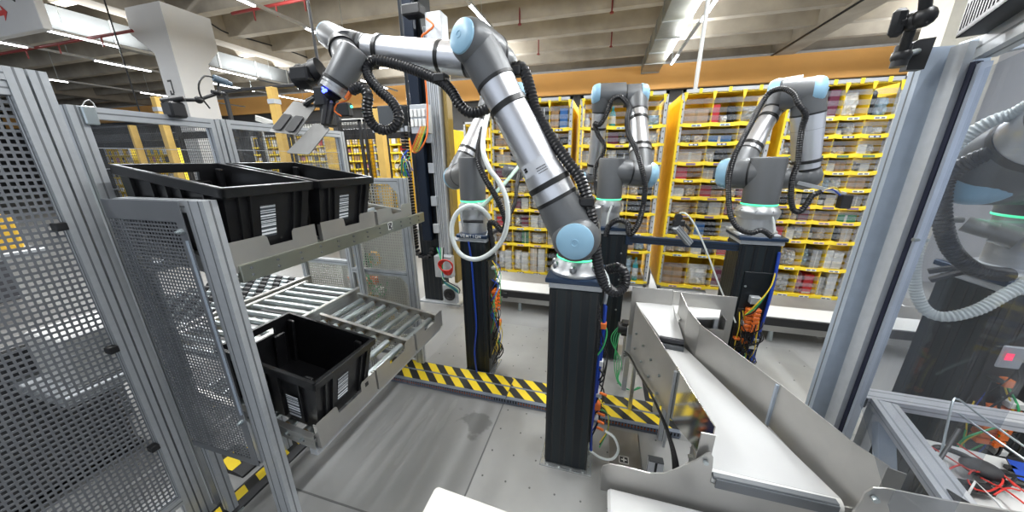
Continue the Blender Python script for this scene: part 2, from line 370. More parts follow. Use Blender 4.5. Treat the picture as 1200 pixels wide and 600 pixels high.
# white concrete pillar with a flared head
pY = 6.1
pX = -9.85; pY = 6.0; xl = P(195, 110, Y=pY).x
f3, f2, f1 = P(180, 63, Y=pY), P(153, 40, Y=pY), P(148, 17, Y=pY); y1_ = P(258, 130, X=pX).y; r1_, r2_ = P(246, 69, X=pX), P(253, 60, X=pX)
m_ = MB(); m_.prism([(xl, pY, 0), (pX, pY, 0), (pX, pY, 5.36), (f1.x, pY, 5.36), (f2.x, pY, f2.z), (xl, pY, f3.z)], (0, y1_-pY, 0))
m_.prism([(pX-.002, y1_-.01, r1_.z-.15), (pX-.002, r2_.y+.05, r2_.z), (pX-.002, r2_.y+.05, 5.36), (pX-.002, y1_-.01, 5.36)], (-.7, 0, 0))
struct('pillar', m_, PWHT); jm = MB()
q = P(200, 103, Y=pY); jc = V((q.x, pY-.001, q.z))
jm.box((jc.x-.05, jc.y-.004, jc.z+.13), (jc.x+.09, jc.y, jc.z+.17)); jm.box((jc.x+.05, jc.y-.004, jc.z-.12), (jc.x+.09, jc.y, jc.z+.15)); jm.box((jc.x-.05, jc.y-.004, jc.z-.16), (jc.x+.07, jc.y, jc.z-.12)); jm.box((jc.x-.05, jc.y-.004, jc.z-.14), (jc.x-.01, jc.y, jc.z-.06))
single('pillar_letter', jm, BLK, 'black letter J painted on the white concrete pillar', 'letter')
# hanging white sign with red arrow, upper corner
q0 = P(51, 33, Y=4.2); sx0, sz0 = q0.x, q0.z
t = thing('hanging_sign', (sx0-1, 4.2, sz0), 'white box sign with a red arrow hanging from the ceiling', 'sign')
part('panel', MB().bbox((sx0-2.6, 4.2, sz0), (sx0, 4.32, sz0+.75), .01), PWHT, t)
ar = MB(); az = P(6, 14, Y=4.19).z; ax_ = P(8, 14, Y=4.19).x
ar.prism([(ax_, 4.195, az), (ax_-.16, 4.195, az+.13), (ax_-.13, 4.195, az+.04), (ax_-.6, 4.195, az+.04), (ax_-.6, 4.195, az-.04), (ax_-.13, 4.195, az-.04), (ax_-.16, 4.195, az-.13)], (0, -.004, 0)); part('red_arrow', ar, mat('sign_red', (.6, .05, .04), .5), t, 'red arrow')
lt = MB(); lx, lz = P(14, 1, Y=4.19).x, P(14, 1, Y=4.19).z; lt.bar((lx-.1, 4.192, lz+.1), (lx+.08, 4.192, lz-.01), .012, .03); part('black_stroke', lt, BLK, t)
for x in (sx0-2.2, sx0-.4): part('hanger', MB().cyl((x, 4.26, sz0+.74), (x, 4.26, 6.25), .008, n=6), ZINC, t)
# ducts
def duct_box(x0, x1, y0, y1, z0, z1, label, m=DUCT):
    t = thing('air_duct', ((x0+x1)/2, (y0+y1)/2, z0), label, 'air duct'); part('duct', MB().box((x0, y0, z0), (x1, y1, z1)), m, t)
    y = y0+.6
    while y < y1: part('flange', MB().box((x0-.02, y, z0-.02), (x1+.02, y+.05, z1+.02)), mat('duct_flange', (.30, .31, .30), .5, .5), t); y += 1.25
    (lambda *a: None)('flanges', None, mat('duct_flange', (.30, .31, .30), .5, .5), t)
GALV = mat('galvanised_sheet', (.34, .34, .29), .35, .7, .2, 2)
duct_box(1.08, 1.70, 4, 14.8, 5.05, 5.5, 'galvanised air duct beside the light strip over the racks', GALV)
duct_box(-13.3, -12.75, 3.4, 12.5, 4.95, 5.45, 'grey air duct beside the long tube light before the white pillar')
# ceiling tube lights: rail plus tubes
def light_row(x, z, spans, label_pos, y0, y1):
    r = thing('light_rail', (x, (y0+y1)/2, z), 'slim grey ceiling rail carrying tube lights '+label_pos, 'light rail', 'ceiling light rails')
    part('rail', MB().box((x-.035, y0, z), (x+.035, y1, z+.05)), mat('rail_grey', (.4, .4, .4), .5), r)
    y = y0+.5
    while y < y1: part('hanger', MB().cyl((x, y, z+.05), (x, y, 6.25), .006, n=5), ZINC, r); y += 2.5
    for i, (a, b) in enumerate(spans):
        l = thing('ceiling_tube_light', (x, (a+b)/2, z), '%s tube light on the rail %s' % (('first', 'second', 'third', 'fourth', 'fifth', 'sixth', 'seventh', 'eighth')[i], label_pos), 'tube light', 'ceiling tube lights')
        part('tube', MB().bbox((x-.03, a, z-.03), (x+.03, b, z-.002), .01), LED, l)
        part('end_cap', MB().box((x-.032, a-.02, z-.032), (x+.032, a, z)), WHTP, l); part('end_cap', MB().box((x-.032, b, z-.032), (x+.032, b+.02, z)), WHTP, l)
LZ = 4.8
light_row(-2.76, LZ, [(-1.4, .1), (1.2, 2.7), (4.0, 5.5), (6.84, 8.08)], 'above the arm of the foreground robot', -3, 8.2)
light_row(1.81, LZ, [(-1.4, .1), (1.5, 3.0), (4.4, 5.9), (7.4, 9.03), (11.44, 12.5)], 'beside the galvanised air duct', -3, 12.7)
light_row(-6.75, LZ, [(1.5, 3.0), (4.15, 5.67), (6.8, 8.6)], 'crossing above the gripper', 0, 12)
light_row(-12.4, LZ, [(5.2, 6.35), (8.43, 9.9), (11.6, 13.2)], 'below the grey air duct', 5.0, 14)
light_row(-14.65, LZ, [(4.4, 5.7), (6.88, 8.14), (9.9, 11.5), (12.5, 14)], 'beyond the grey air duct', 3.4, 14.5)
light_row(-19.4, LZ, [(7.0, 8.2), (10.2, 11.6)], 'far beyond the white pillar', 5, 14.5)
light_row(-4, LZ, [(11.2, 12.8)], 'added to light the orange band behind the axis', 10.5, 13.5)  # added rail and tube, there to brighten the dim orange band
light_row(-9, LZ, [(11.2, 12.8)], 'added to light the orange band behind the window', 10.5, 13.5)  # another added rail, for more light on the band
light_row(8, LZ, [(11.2, 12.8)], 'added to light the orange band over the wall', 10.5, 13.5)  # added row too, lights the far end of the band
light_row(6.3, LZ, [(0, 1.6), (3, 4.5)], 'over the white wall side', -3, 6)
for x, y in ((-2.76, .0), (-2.76, 2.6), (1.81, .6), (1.81, 3.2), (1.81, 5.4), (-2.76, 5.2), (-6.75, 2.6), (-6.75, 5.2), (-12.4, 6), (-12.4, 10), (6.3, 2.0), (1.81, 9), (1.81, 12), (-4, 12), (-9, 12), (8, 12), (-14.65, 11)):
    L = bpy.data.lights.new('tube_glow', 'AREA'); L.shape = 'RECTANGLE'; L.size = .12; L.size_y = 2.0; L.energy = 118*(3.2 if y > 8 else 1); L.color = (.95, .98, 1)  # far lamps boosted, some added, to brighten the orange band
    lo = bpy.data.objects.new('tube_glow', L); COL.objects.link(lo); lo.location = (x, y, LZ-.06)
    L2 = L.copy(); L2.energy = 110; l2 = bpy.data.objects.new('tube_glow', L2); COL.objects.link(l2); l2.location = (x, y, LZ+.09); l2.rotation_euler = (pi, 0, 0)
# sprinkler pipes
for nm, pa, pb in (('red sprinkler pipe under the slab above the gripper', P(272, 16, Z=5.2), P(380, -6, Z=5.2)), ('red sprinkler pipe beyond the hanging sign', P(-5, 64, Z=4.82), P(155, 36, Z=4.82))):
    t = thing('sprinkler_pipe', (pa+pb)/2, nm, 'pipe'); part('hanger', MB().cyl(pa.lerp(pb, .6), (pa.lerp(pb, .6).x, pa.lerp(pb, .6).y, 6.25), .008, n=5), REDP, t); part('pipe', MB().cyl(pa, pb, .032, n=10), REDP, t)
    for f in (.25, .5, .8): q = pa.lerp(pb, f); part('sprinkler_head', MB().cyl(q, q-V((0, 0, .22)), .02, .015, n=8), REDP, t)
for px, py in ((609, 28), (717, 14), (631, 63), (716, 54)):
    q = P(px, py, Z=5.4); single('sprinkler', MB().cyl(q, (q.x, q.y, 6.25), .02, .02, n=8).cyl(q-V((0, 0, .03)), q, .05, n=8), REDP, 'small red sprinkler head under the ceiling slab above the middle robot', 'sprinkler', 'sprinkler heads over the racks')
q = P(815, 103, Y=5.6); single('ceiling_pole', MB().cyl((q.x, 5.6, q.z-1.0), (q.x-.0, 5.6, 6.25), .028, n=10), ALU, 'thin steel pole rising behind the racks to the ceiling', 'pole')
qa, qb = P(362, 0, Y=2.6), P(372, 70, Y=2.6)
single('cable_drop', MB().cyl((qb.x, 2.6, qb.z-.25), (qb.x, 2.6, 6.2), .012, n=8), CBLK, 'black cable chain hanging from the ceiling behind the gripper camera', 'cable')
single('suspension_wire', MB().cyl((P(146, 75, Y=5.4).x, 5.4, P(160, 125, Y=5.4).z-.3), (P(146, 75, Y=5.4).x, 5.4, 6.2), .014, n=6), CBLK, 'thin dark suspension rod above the acrylic window frame', 'rod')
# ceiling cables along the right girder
mb = MB()
for k in range(3): cable([(gx[1]-.2-.03*k, 3, 5.32), (gx[1]-.22-.03*k, 8, 5.30), (gx[1]-.2-.03*k, 14.8, 5.33)], .012, 5, mb)
single('ceiling_cables', mb, CBLK, 'bundle of black cables along the concrete girder above the enclosure post', 'cable')
mb = MB(); cable([P(183, 2, X=gx[0]+.28)]+[P(px, py, X=gx[0]+.26) for px, py in ((205, 12), (240, 24), (265, 38), (300, 48), (340, 60), (372, 72))], .02, 5, mb)
single('ceiling_cables', mb, CBLK, 'slack black cable along the girder behind the white pillar', 'cable')
# yellow posts and black mesh guards beyond the conveyors
FY = 5.2
def mesh_guard(x0, x1, z0, z1, y, label, pitch=.06):
    t = thing('mesh_guard', ((x0+x1)/2, y, 0), label, 'mesh guard', 'black mesh guards beyond the conveyors')
    f = MB(); f.box((x0, y-.02, z0), (x0+.04, y+.02, z1)); f.box((x1-.04, y-.02, z0), (x1, y+.02, z1)); f.box((x0, y-.02, z1-.04), (x1, y+.02, z1)); f.box((x0, y-.02, z0), (x1, y+.02, z0+.04)); part('frame', f, BLK, t)
    w = MB(); k = int((x1-x0)/pitch)
    for i in range(1, k): x = x0+(x1-x0)*i/k; w.box((x-.003, y-.003, z0), (x+.003, y+.003, z1))
    k = int((z1-z0)/pitch)
    for i in range(1, k): z = z0+(z1-z0)*i/k; w.box((x0, y-.003, z-.003), (x1, y+.003, z+.003))
    part('wire_mesh', w, BLK, t)
    for x in (x0+.02, x1-.02): part('foot', MB().box((x-.03, y-.05, 0), (x+.03, y+.05, z0+.01)), BLK, t)
ztop = P(160, 146, Y=FY).z
xs = [P(px, 150, Y=FY).x for px in (60, 158, 208, 258, 338, 425, 455)]
nm = ['black framed mesh guard behind the corner of the tall perforated panel', 'black framed mesh guard seen through the acrylic window beside the yellow post', 'black framed mesh guard in front of the white pillar', 'black framed mesh guard between the white pillar and the gripper plates', 'black framed mesh guard behind the gripper', 'black framed mesh guard beside the tall linear axis']
for i in range(6): mesh_guard(xs[i]+.03, xs[i+1]-.03, .1, ztop-(.12 if i > 2 else 0), FY, nm[i])
for px, lab, ty in ((196, 'yellow square post behind the camera clamp arm', 113), (158, 'yellow square post between two mesh guards seen through the window', 147), (330, 'yellow square post with a grey strap above the gripper plates', 102), (447, 'yellow square post beside the tall linear axis', 128), (386, 'yellow square post behind the square grippers', 150)):
    x = P(px, 150, Y=FY-.15).x; z = P(px, ty, Y=FY-.15).z; t = thing('yellow_post', (x, FY-.15, 0), lab, 'post')
    w = .07 if px != 158 else .035
    part('post', MB().bbox((x-w, FY-.25, 0), (x+w, FY-.13, z), .006), YPAINT, t); part('base_plate', MB().box((x-.12, FY-.3, 0), (x+.12, FY-.08, .012)), YPAINT, t)
    if px in (330, 196): part('strap', MB().box((x-w-.01, FY-.26, z-.28), (x+w+.01, FY-.12, z-.2)), ALU, t, 'grey strap')
bz = P(300, 103, Y=FY+.3).z
for x0, x1, zz, hh, lb in ((P(262, 108, Y=FY+.3).x, P(395, 108, Y=FY+.3).x, bz-.05, .06, 'dark steel rail over the mesh guards'), (P(90, 160, Y=FY+.3).x, P(300, 160, Y=FY+.3).x, P(150, 165, Y=FY+.3).z, .16, 'dark steel crossbar behind the mesh seen through the window'), (P(390, 160, Y=FY+.3).x, P(500, 160, Y=FY+.3).x, P(430, 162, Y=FY+.3).z, .2, 'black cross beam behind the gripper hoses')):
    yo = {.06: 0, .16: .12, .2: .24}[hh]; t = thing('cross_rail', ((x0+x1)/2, FY+.3+yo, 0), lb, 'rail'); part('rail', MB().bbox((x0, FY+.25+yo, zz), (x1, FY+.33+yo, zz+hh), .01), BLK, t)
    for x in (x0+.05, x1-.05): part('upright', MB().box((x-.03, FY+.26+yo, 0), (x+.03, FY+.32+yo, zz)), BLK, t)
ty_ = P(430, 130, Y=FY).z
t = thing('cable_tray', (-4, FY+.6, 0), 'bundle of pale cables running behind the gripper and mesh guards', 'cable tray'); mb = MB()
for k in range(4): mb.sweep(crom([P(px, py+k*1.6, Y=FY+.6) for px, py in ((300, 136), (340, 147), (380, 143), (420, 140), (470, 143), (500, 150))], .1), .022, 5)
part('pale_cables', mb, mat('pale_cable', (.55, .55, .52), .5), t)
for px in (305, 495): q = P(px, 145, Y=FY+.6); part('upright', MB().box((q.x-.02, FY+.58, 0), (q.x+.02, FY+.62, q.z)), ALU, t)
# ================================================================ GUARDS (left)
GX = -2.02
t = thing('perforated_guard', (GX, .2, 0), 'tall guard frame filled with coarse perforated sheet, nearest the camera', 'machine guard')
def vpost(mb, x, y, z0, z1, w=.045, h=.045, n=1, nw=1): return profile(mb, (x, y, z0), (x, y, z1), w, h, (0, 1, 0), n, nw)
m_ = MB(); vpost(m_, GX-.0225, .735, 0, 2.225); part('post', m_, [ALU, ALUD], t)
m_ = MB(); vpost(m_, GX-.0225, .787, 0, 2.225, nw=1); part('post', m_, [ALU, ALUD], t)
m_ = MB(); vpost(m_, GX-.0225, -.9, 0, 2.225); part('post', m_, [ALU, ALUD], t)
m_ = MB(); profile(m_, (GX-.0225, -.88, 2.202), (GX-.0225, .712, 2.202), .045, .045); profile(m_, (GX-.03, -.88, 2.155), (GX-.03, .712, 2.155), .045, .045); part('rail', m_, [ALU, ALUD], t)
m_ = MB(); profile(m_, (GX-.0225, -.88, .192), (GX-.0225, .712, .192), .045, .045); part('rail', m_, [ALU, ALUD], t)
m_ = MB().perf((GX-.03, -.86, .215), (0, 1, 0), (0, 0, 1), 80, 79, .01963, .0243, .0128, .0148, .002); part('perforated_sheet', m_, STEELP, t)
for z in (.55, 1.1, 1.65): part('black_clip', MB().bbox((GX-.03, .68, z), (GX+.008, .712, z+.03), .003), BLK, t)
t = thing('packing_station', (-3.3, .2, 0), 'dark packing station behind the tall perforated guard', 'workstation')
part('cabinet', MB().bbox((-3.9, -.8, .05), (-3.0, .98, .95), .02), mat('station_dark', (.05, .05, .055), .5), t); part('worktop', MB().bbox((-3.95, -.85, .95), (-2.9, 1.05, .99), .006), mat('station_top', (.16, .155, .15), .5), t)
part('back_board', MB().bbox((-3.95, -.85, .99), (-3.90, 1.05, 1.9), .004), mat('station_board', (.07, .07, .08), .6), t); part('yellow_bin', MB().bbox((-3.5, .62, 1.42), (-3.3, .98, 1.62), .01), mat('bin_yellow', (.6, .36, .03), .5), t, 'yellow bin'); part('shelf', MB().bbox((-3.9, -.8, 1.38), (-3.2, 1.02, 1.42), .004), ALU, t)
part('grey_box', MB().bbox((-3.5, .05, 1.42), (-3.2, .5, 1.75), .01), mat('box_grey', (.3, .3, .3), .5), t, 'grey box'); part('white_box', MB().bbox((-2.86, .72, .78), (-2.55, 1.0, 1.06), .01), mat('box_white', (.5, .5, .49), .5), t, 'pale box'); part('box_shelf', MB().bbox((-3.0, .65, .72), (-2.5, 1.03, .78), .004), ALU, t)
part('foot', MB().box((-3.9, -.8, 0), (-3.0, 1.0, .05)), BLK, t); part('status_light', MB().box((-3.19, .32, 1.70), (-3.18, .46, 1.712)), GRNLED, t, 'green light strip')
# narrow guard
NY = .80; NX = -1.424
t = thing('perforated_guard', (-1.65, NY, 0), 'low narrow guard with fine perforated sheet and a wide post, beside the black totes', 'machine guard')
m_ = MB(); profile(m_, (NX, NY+.0225, 0), (NX, NY+.0225, 1.767), .10, .045, (0, 1, 0), 2, 1); part('post', m_, [ALU, ALUD], t)
m_ = MB(); profile(m_, (-1.90, NY+.03, 0), (-1.90, NY+.03, 1.745), .045, .045, (0, 1, 0)); part('post', m_, [ALU, ALUD], t)
m_ = MB(); profile(m_, (-1.8775, NY+.0225, 1.745), (NX-.05, NY+.0225, 1.745), .045, .045); part('rail', m_, [ALU, ALUD], t)
m_ = MB().perf((-1.92, NY-.015, .55), (1, 0, 0), (0, 0, 1), 22, 76, .0184, .0150, .0125, .0092, .002)
m_.box((-1.92, NY-.017, 1.69), (-1.476, NY-.013, 1.765)); m_.box((-1.516, NY-.017, .52), (-1.476, NY-.013, 1.69)); m_.box((-1.92, NY-.017, .52), (-1.516, NY-.013, .551)); part('perforated_sheet', m_, STEELP, t)
part('edge_strip', MB().box((-1.488, NY-.022, .82), (-1.480, NY-.014, 1.62)), ALUB, t)
for z in (1.655, .78): part('bolt', MB().cyl((-1.494, NY-.015, z), (-1.494, NY-.03, z), .010, n=8).cyl((-1.494, NY-.025, z), (-1.494, NY-.04, z), .005, n=8), ZINC, t)
for x in (NX, -1.9): part('foot', MB().box((x-.045, NY-.02, 0), (x+.045, NY+.06, .01)), ZINC, t)
# acrylic window guards
def window_guard(y0, y1, z0, z1, label, x=GX-.03):
    t = thing('acrylic_guard', (x, (y0+y1)/2, 0), label, 'machine guard')
    for y in (y0+.0225, y1-.0225):
        m_ = MB(); vpost(m_, x, y, 0 if y < 1 or y > 2 else z0-.02, z1+.0); part('post', m_, [ALU, ALUD], t)
    for z in (z1-.0225, z0):
        m_ = MB(); profile(m_, (x, y0+.045, z), (x, y1-.045, z), .045, .045); part('rail', m_, [ALU, ALUD], t)
    part('clear_pane', MB().box((x-.003, y0+.04, z0), (x+.003, y1-.04, z1-.04)), CLEAR, t)
    w = MB(); z = z1-.16
    while z > z0+.1: w.box((x-.004, y0+.04, z), (x+.004, y1-.04, z+.0025)); z -= .085
    part('safety_lines', w, ALU, t)
    return t
t = window_guard(.83, 1.36, 1.42, 2.12, 'clear acrylic window guard beside the post of the tall perforated guard')
part('hinge', MB().bbox((GX-.005, .86, 2.05), (GX+.012, .90, 2.12), .004), ZINC, t)
part('cable_tie', cable([(GX, .87, 2.12), (GX+.01, .88, 2.14), (GX, .90, 2.145), (GX-.01, .91, 2.12)], .0018), WHTP, t)
window_guard(1.37, 2.25, 1.42, 2.125, 'second clear acrylic window guard behind the black totes and gripper plates')
# camera on clamp arm on the window rail
c0 = P(205, 125, X=GX); t = thing('clamp_camera', c0, 'small camera on a black articulated clamp arm fixed to the window rail', 'camera arm')
m_ = MB(); m_.bbox((c0.x-.04, c0.y-.035, c0.z-.05), (c0.x+.03, c0.y+.03, c0.z+.02), .008); m_.cyl(c0+V((-.03, -.03, .02)), c0+V((.03, .03, .04)), .014); part('clamp', m_, BLK, t)
pA, pB, pC, pD = c0+V((0, 0, .03)), P(233, 117, X=GX+.03), P(256, 109, X=GX+.05), P(256, 96, X=GX+.05)
m_ = MB(); m_.cyl(pA, pB, .009); m_.sph(pB, .018); m_.cyl(pB, pC, .008); m_.sph(pC, .015); m_.cyl(pC, pD, .006); m_.cyl(pC-V((0, .03, 0)), pC+V((0, .03, 0)), .01); part('arm', m_, BLK, t)
pE, pF = P(250, 91, X=GX+.05), P(266, 97, X=GX+.06); m_ = MB(); m_.cyl(pE, pF, .016, n=12); m_.cyl(pF, pF+(pF-pE).normalized()*.02, .012, n=12); part('camera', m_, mat('camera_body', (.12, .17, .22), .4), t)
part('cable', cable([pE, P(240, 89, X=GX+.05), P(233, 98, X=GX+.05), P(235, 112, X=GX+.04), P(246, 127, X=GX+.03)], .004), CBLK, t)
# ================================================================ TOTES AND FLOW RACKS
def make_tote():
    t = thing('black_tote', (0, 0, 0), '', 'plastic tote')
    L, W, H, T = .60, .40, .30, .005
    bx0, bx1, by = -.565, -.035, .17; tx0, tx1, ty = -.585, -.015, .187
    def pt(u, v, w, o=0.):   # u along length 0..1, v -1..1, w height 0..1
        x0 = bx0+(tx0-bx0)*w+o; x1 = bx1+(tx1-bx1)*w-o; y = by+(ty-by)*w-o
        return V((x0+(x1-x0)*u, v*y, w*H+(T if w == 0 and o else 0)))
    b = MB()
    def wallq(us, ws, side):  # thick quad
        (u0, u1), (w0, w1) = us, ws
        if side in 'xX': u = 0 if side == 'x' else 1; c = [(u, u0, w0), (u, u1, w0), (u, u1, w1), (u, u0, w1)]
        else: v = -1 if side == 'y' else 1; c = [(u0, v, w0), (u1, v, w0), (u1, v, w1), (u0, v, w1)]
        b.hexa([pt(*q) for q in c]+[pt(*q, T) for q in c])
    wallq((0, 1), (0, 1), 'y'); wallq((0, 1), (0, 1), 'Y'); wallq((-1, 1), (0, 1), 'X')
    wallq((-1, 1), (0, .74), 'x'); wallq((-1, 1), (.87, 1), 'x'); wallq((-1, -.5), (.74, .87), 'x'); wallq((.5, 1), (.74, .87), 'x')
    b.box((bx0, -by, 0), (bx1, by, T))
    # outer ribs and inner corner posts
    for v in (-.75, -.52, .52, .75):
        for s, x0, x1 in ((1, bx1, tx1), (-1, bx0, tx0)):
            b.hexa([V((x0, v*by-.004, .02)), V((x0+s*.012, v*by-.004, .02)), V((x0+s*.012, v*by+.004, .02)), V((x0, v*by+.004, .02)), V((x1, v*ty-.004, H-.03)), V((x1+s*.014, v*ty-.004, H-.03)), V((x1+s*.014, v*ty+.004, H-.03)), V((x1, v*ty+.004, H-.03))])
    for x in (-.5, -.38, -.3, -.22, -.1):
        for s in (-1, 1): b.hexa([V((x-.004, s*by, .02)), V((x+.004, s*by, .02)), V((x+.004, s*(by+.012), .02)), V((x-.004, s*(by+.012), .02)), V((x-.004, s*ty, H-.03)), V((x+.004, s*ty, H-.03)), V((x+.004, s*(ty+.013), H-.03)), V((x-.004, s*(ty+.013), H-.03))])
    for x in (-.54, -.08):
        for s in (-1, 1): b.bbox((x-.02, s*(by-.004), .0), (x+.02, s*(by-.022), H-.02), .004)
    for s in (-1, 1):
        b.bbox((bx0+.002, s*.09-.03, .0), (bx0+.02, s*.09+.03, H-.02-.06), .004)
    part('body', b, BLKT, t)
    r = MB(); r.bbox((-.6, -.2, H-.04), (-.583, .2, H), .003); r.bbox((-.017, -.2, H-.04), (0, .2, H), .003); r.bbox((-.6, -.2, H-.04), (0, -.183, H), .003); r.bbox((-.6, .183, H-.04), (0, .2, H), .003)
    part('rim', r, BLKT, t)
    def lab(v, w0, w1, hw):
        x = lambda w: bx1+(tx1-bx1)*w+.0022
        return MB().add([(x(w0), v-hw, w0*H), (x(w0), v+hw, w0*H), (x(w1), v+hw, w1*H), (x(w1), v-hw, w1*H)], [(0, 1, 2, 3)])
    part('barcode_label', lab(-.02, .24, .70, .033), BAR, t, 'white barcode label')
    return t
def place(t, loc, ang, label):
    t.location = loc; t.rotation_euler = (0, ang, 0); t['label'] = label; t['group'] = 'black totes on the flow racks'; return t
tote = make_tote(); TH = radians(8.5)
tA = dup(tote, (0, 0, 0)); tB = dup(tote, (0, 0, 0))
place(tote, (-1.20, 1.09, .665), TH, 'black tote on the lower roller rack with barcodes on two sides')
xs_ = [c for c in tote.children if c.name.startswith('body')]
sl = MB().add([(-.19, -.178, .04), (-.12, -.178, .04), (-.12, -.188, .17), (-.19, -.188, .17)], [(0, 1, 2, 3)])
so = bpy.data.objects.new('barcode_label', _mesh('barcode_label', sl, BAR, (0, 0, .0))); COL.objects.link(so); so.parent = tote; so['label'] = 'second barcode label, on the long side'
place(tA, (-1.382, 1.045, 1.512), TH, 'black tote on the upper rack right behind the narrow guard post')
place(tB, (-1.382, 1.475, 1.512), TH, 'black tote on the upper rack beside the empty third lane')
def flow_rack(label, xf, xb, zf, lanes, plate_z, notch, deck, group='tilted flow racks'):
    """tilted rack: zf = roller top at the front; rises toward the back"""
    sl_ = math.tan(TH); zr = lambda x: zf+(xf-x)*sl_
    t = thing('flow_rack', (xf-.3, 1.4, 0), label, 'roller rack', group)
    ys = [lanes[0][0]-.012]+[(lanes[i][1]+lanes[i+1][0])/2 for i in range(len(lanes)-1)]+[lanes[-1][1]+.012]
    for k, y in enumerate(ys):
        m_ = MB(); xe = xf-.02
        m_.hexa([V(q) for q in ((xb, y-.0025, zr(xb)-.06), (xe, y-.0025, zr(xe)-.06), (xe, y+.0025, zr(xe)-.06), (xb, y+.0025, zr(xb)-.06), (xb, y-.0025, zr(xb)+.018), (xe, y-.0025, zr(xe)+.018), (xe, y+.0025, zr(xe)+.018), (xb, y+.0025, zr(xb)+.018))])
        m_.hexa([V(q) for q in ((xb, y-.013, zr(xb)+.016), (xe, y-.013, zr(xe)+.016), (xe, y+.013, zr(xe)+.016), (xb, y+.013, zr(xb)+.016), (xb, y-.013, zr(xb)+.019), (xe, y-.013, zr(xe)+.019), (xe, y+.013, zr(xe)+.019), (xb, y+.013, zr(xb)+.019))])
        for i in range(9): x = xb+.06+i*(xe-xb-.12)/8; m_.cyl((x, y-.005, zr(x)-.03), (x, y+.005, zr(x)-.03), .006, n=6, m=1)
        part('side_rail', m_, [STEEL, ALUD], t)
    for (y0, y1) in lanes:
        nr = 7
        for i in range(nr):
            x = xf-.10-i*(xf-xb-.16)/(nr-1); z = zr(x)-.025
            m_ = MB(); m_.cyl((x, y0+.02, z), (x, y1-.02, z), .0245, n=16); m_.lathe((x, y0+.006, z), (0, 1, 0), [(0, .017), (.014, .022)], 14, 1); m_.lathe((x, y1-.02, z), (0, 1, 0), [(0, .022), (.014, .017)], 14, 1); m_.cyl((x, y0-.008, z), (x, y1+.008, z), .007, n=6, m=1)
            part('roller', m_, [ZINC, mat('bronze_bearing', (.20, .13, .05), .4, .5)], t)
    z0, z1 = plate_z
    for i, (y0, y1) in enumerate(lanes):
        w = y1-y0; a, b_ = notch
        m_ = MB(); poly = [(xf+.0, y0, z0), (xf, y1, z0), (xf, y1, z1), (xf, y0+w*b_+.01, z1), (xf, y0+w*b_, z1-.01), (xf, y0+w*b_-.005, z1-.05), (xf, y0+w*a+.005, z1-.05), (xf, y0+w*a, z1-.01), (xf, y0+w*a-.01, z1), (xf, y0, z1)]
        m_.prism(poly, (.003, 0, 0)); m_.box((xf-.02, y0, z0), (xf, y0+.003, z1-.01)); m_.box((xf-.02, y1-.003, z0), (xf, y1, z1-.01)); part('lip_plate', m_, STEELW, t)
    return t, zr
# lower rack
low, zrl = flow_rack('lower tilted rack of steel rollers holding one black tote', -1.195, -2.0, .66, [(.885, 1.285), (1.30, 1.69), (1.715, 2.09)], (.605, .745), (.3, .72), True)
part('cross_bar', MB().bbox((-1.26, .875, .56), (-1.215, 2.10, .60), .004), ALU, low); part('cross_bar', MB().bbox((-1.98, .875, .66), (-1.93, 2.10, .72), .004), ALU, low)
for x, y in ((-1.955, 1.22), (-1.955, 2.07), (-1.24, 2.07+.0)):
    if x < -1.5: m_ = MB(); profile(m_, (x, y, 0), (x, y, .66), .045, .045, (0, 1, 0)); part('leg', m_, [ALU, ALUD], low)
m_ = MB(); m_.bar((-1.955, 1.22, .45), (-1.26, 1.22, .58), .03, .04); m_.bar((-1.955, 2.05, .45), (-1.26, 2.05, .58), .03, .04); part('support_bracket', m_, ALU, low)
for i in range(3): y = .872; x = -1.28-.09*i; part('bolt', MB().cyl((x, y, zrl(x)-.02), (x, y-.014, zrl(x)-.02), .009, n=8), ZINC, low)
part('marker_sticker', MB().box((-1.1918, 1.20, .70), (-1.1912, 1.225, .725)), BLK, low, 'small black and white marker sticker')
# upper rack
upp, zru = flow_rack('upper tilted rack with lip plates holding two black totes', -1.385, -1.99, 1.508, [(.85, 1.245), (1.28, 1.69), (1.715, 2.10)], (1.475, 1.60), (.38, .68), True)
m_ = MB(); m_.bbox((-1.395, .86, 1.43), (-1.37, 2.25, 1.505), .003)
for i in range(12):
    y = .90+.115*i; m_.cyl((-1.37, y, 1.485), (-1.366, y, 1.485), .006, n=6, m=1); m_.cyl((-1.37, y, 1.455), (-1.366, y, 1.455), .006, n=6, m=1)
part('front_beam', m_, [mat('galvanised_beam', (.36, .38, .33), .3, .85, .25, 2.5), ALUD], upp)
m_ = MB(); m_.box((-1.3695, 1.79, 1.455), (-1.368, 1.835, 1.505)); m_.box((-1.368, 1.796, 1.461), (-1.3672, 1.829, 1.499), 1); m_.box((-1.3672, 1.803, 1.485), (-1.3666, 1.811, 1.493)); m_.box((-1.3672, 1.815, 1.468), (-1.3666, 1.823, 1.487)); part('marker_sticker', m_, [WHTP, BLK], upp, 'white sticker with a black square code marker')
m_ = MB(); profile(m_, (-1.97, 2.14, 0), (-1.97, 2.14, 1.56), .04, .04, (0, 1, 0)); part('leg', m_, [ALU, ALUD], upp)
part('side_arm', MB().bar((-1.99, 2.14, 1.4), (-1.40, 2.14, 1.45), .03, .03), ALU, upp)
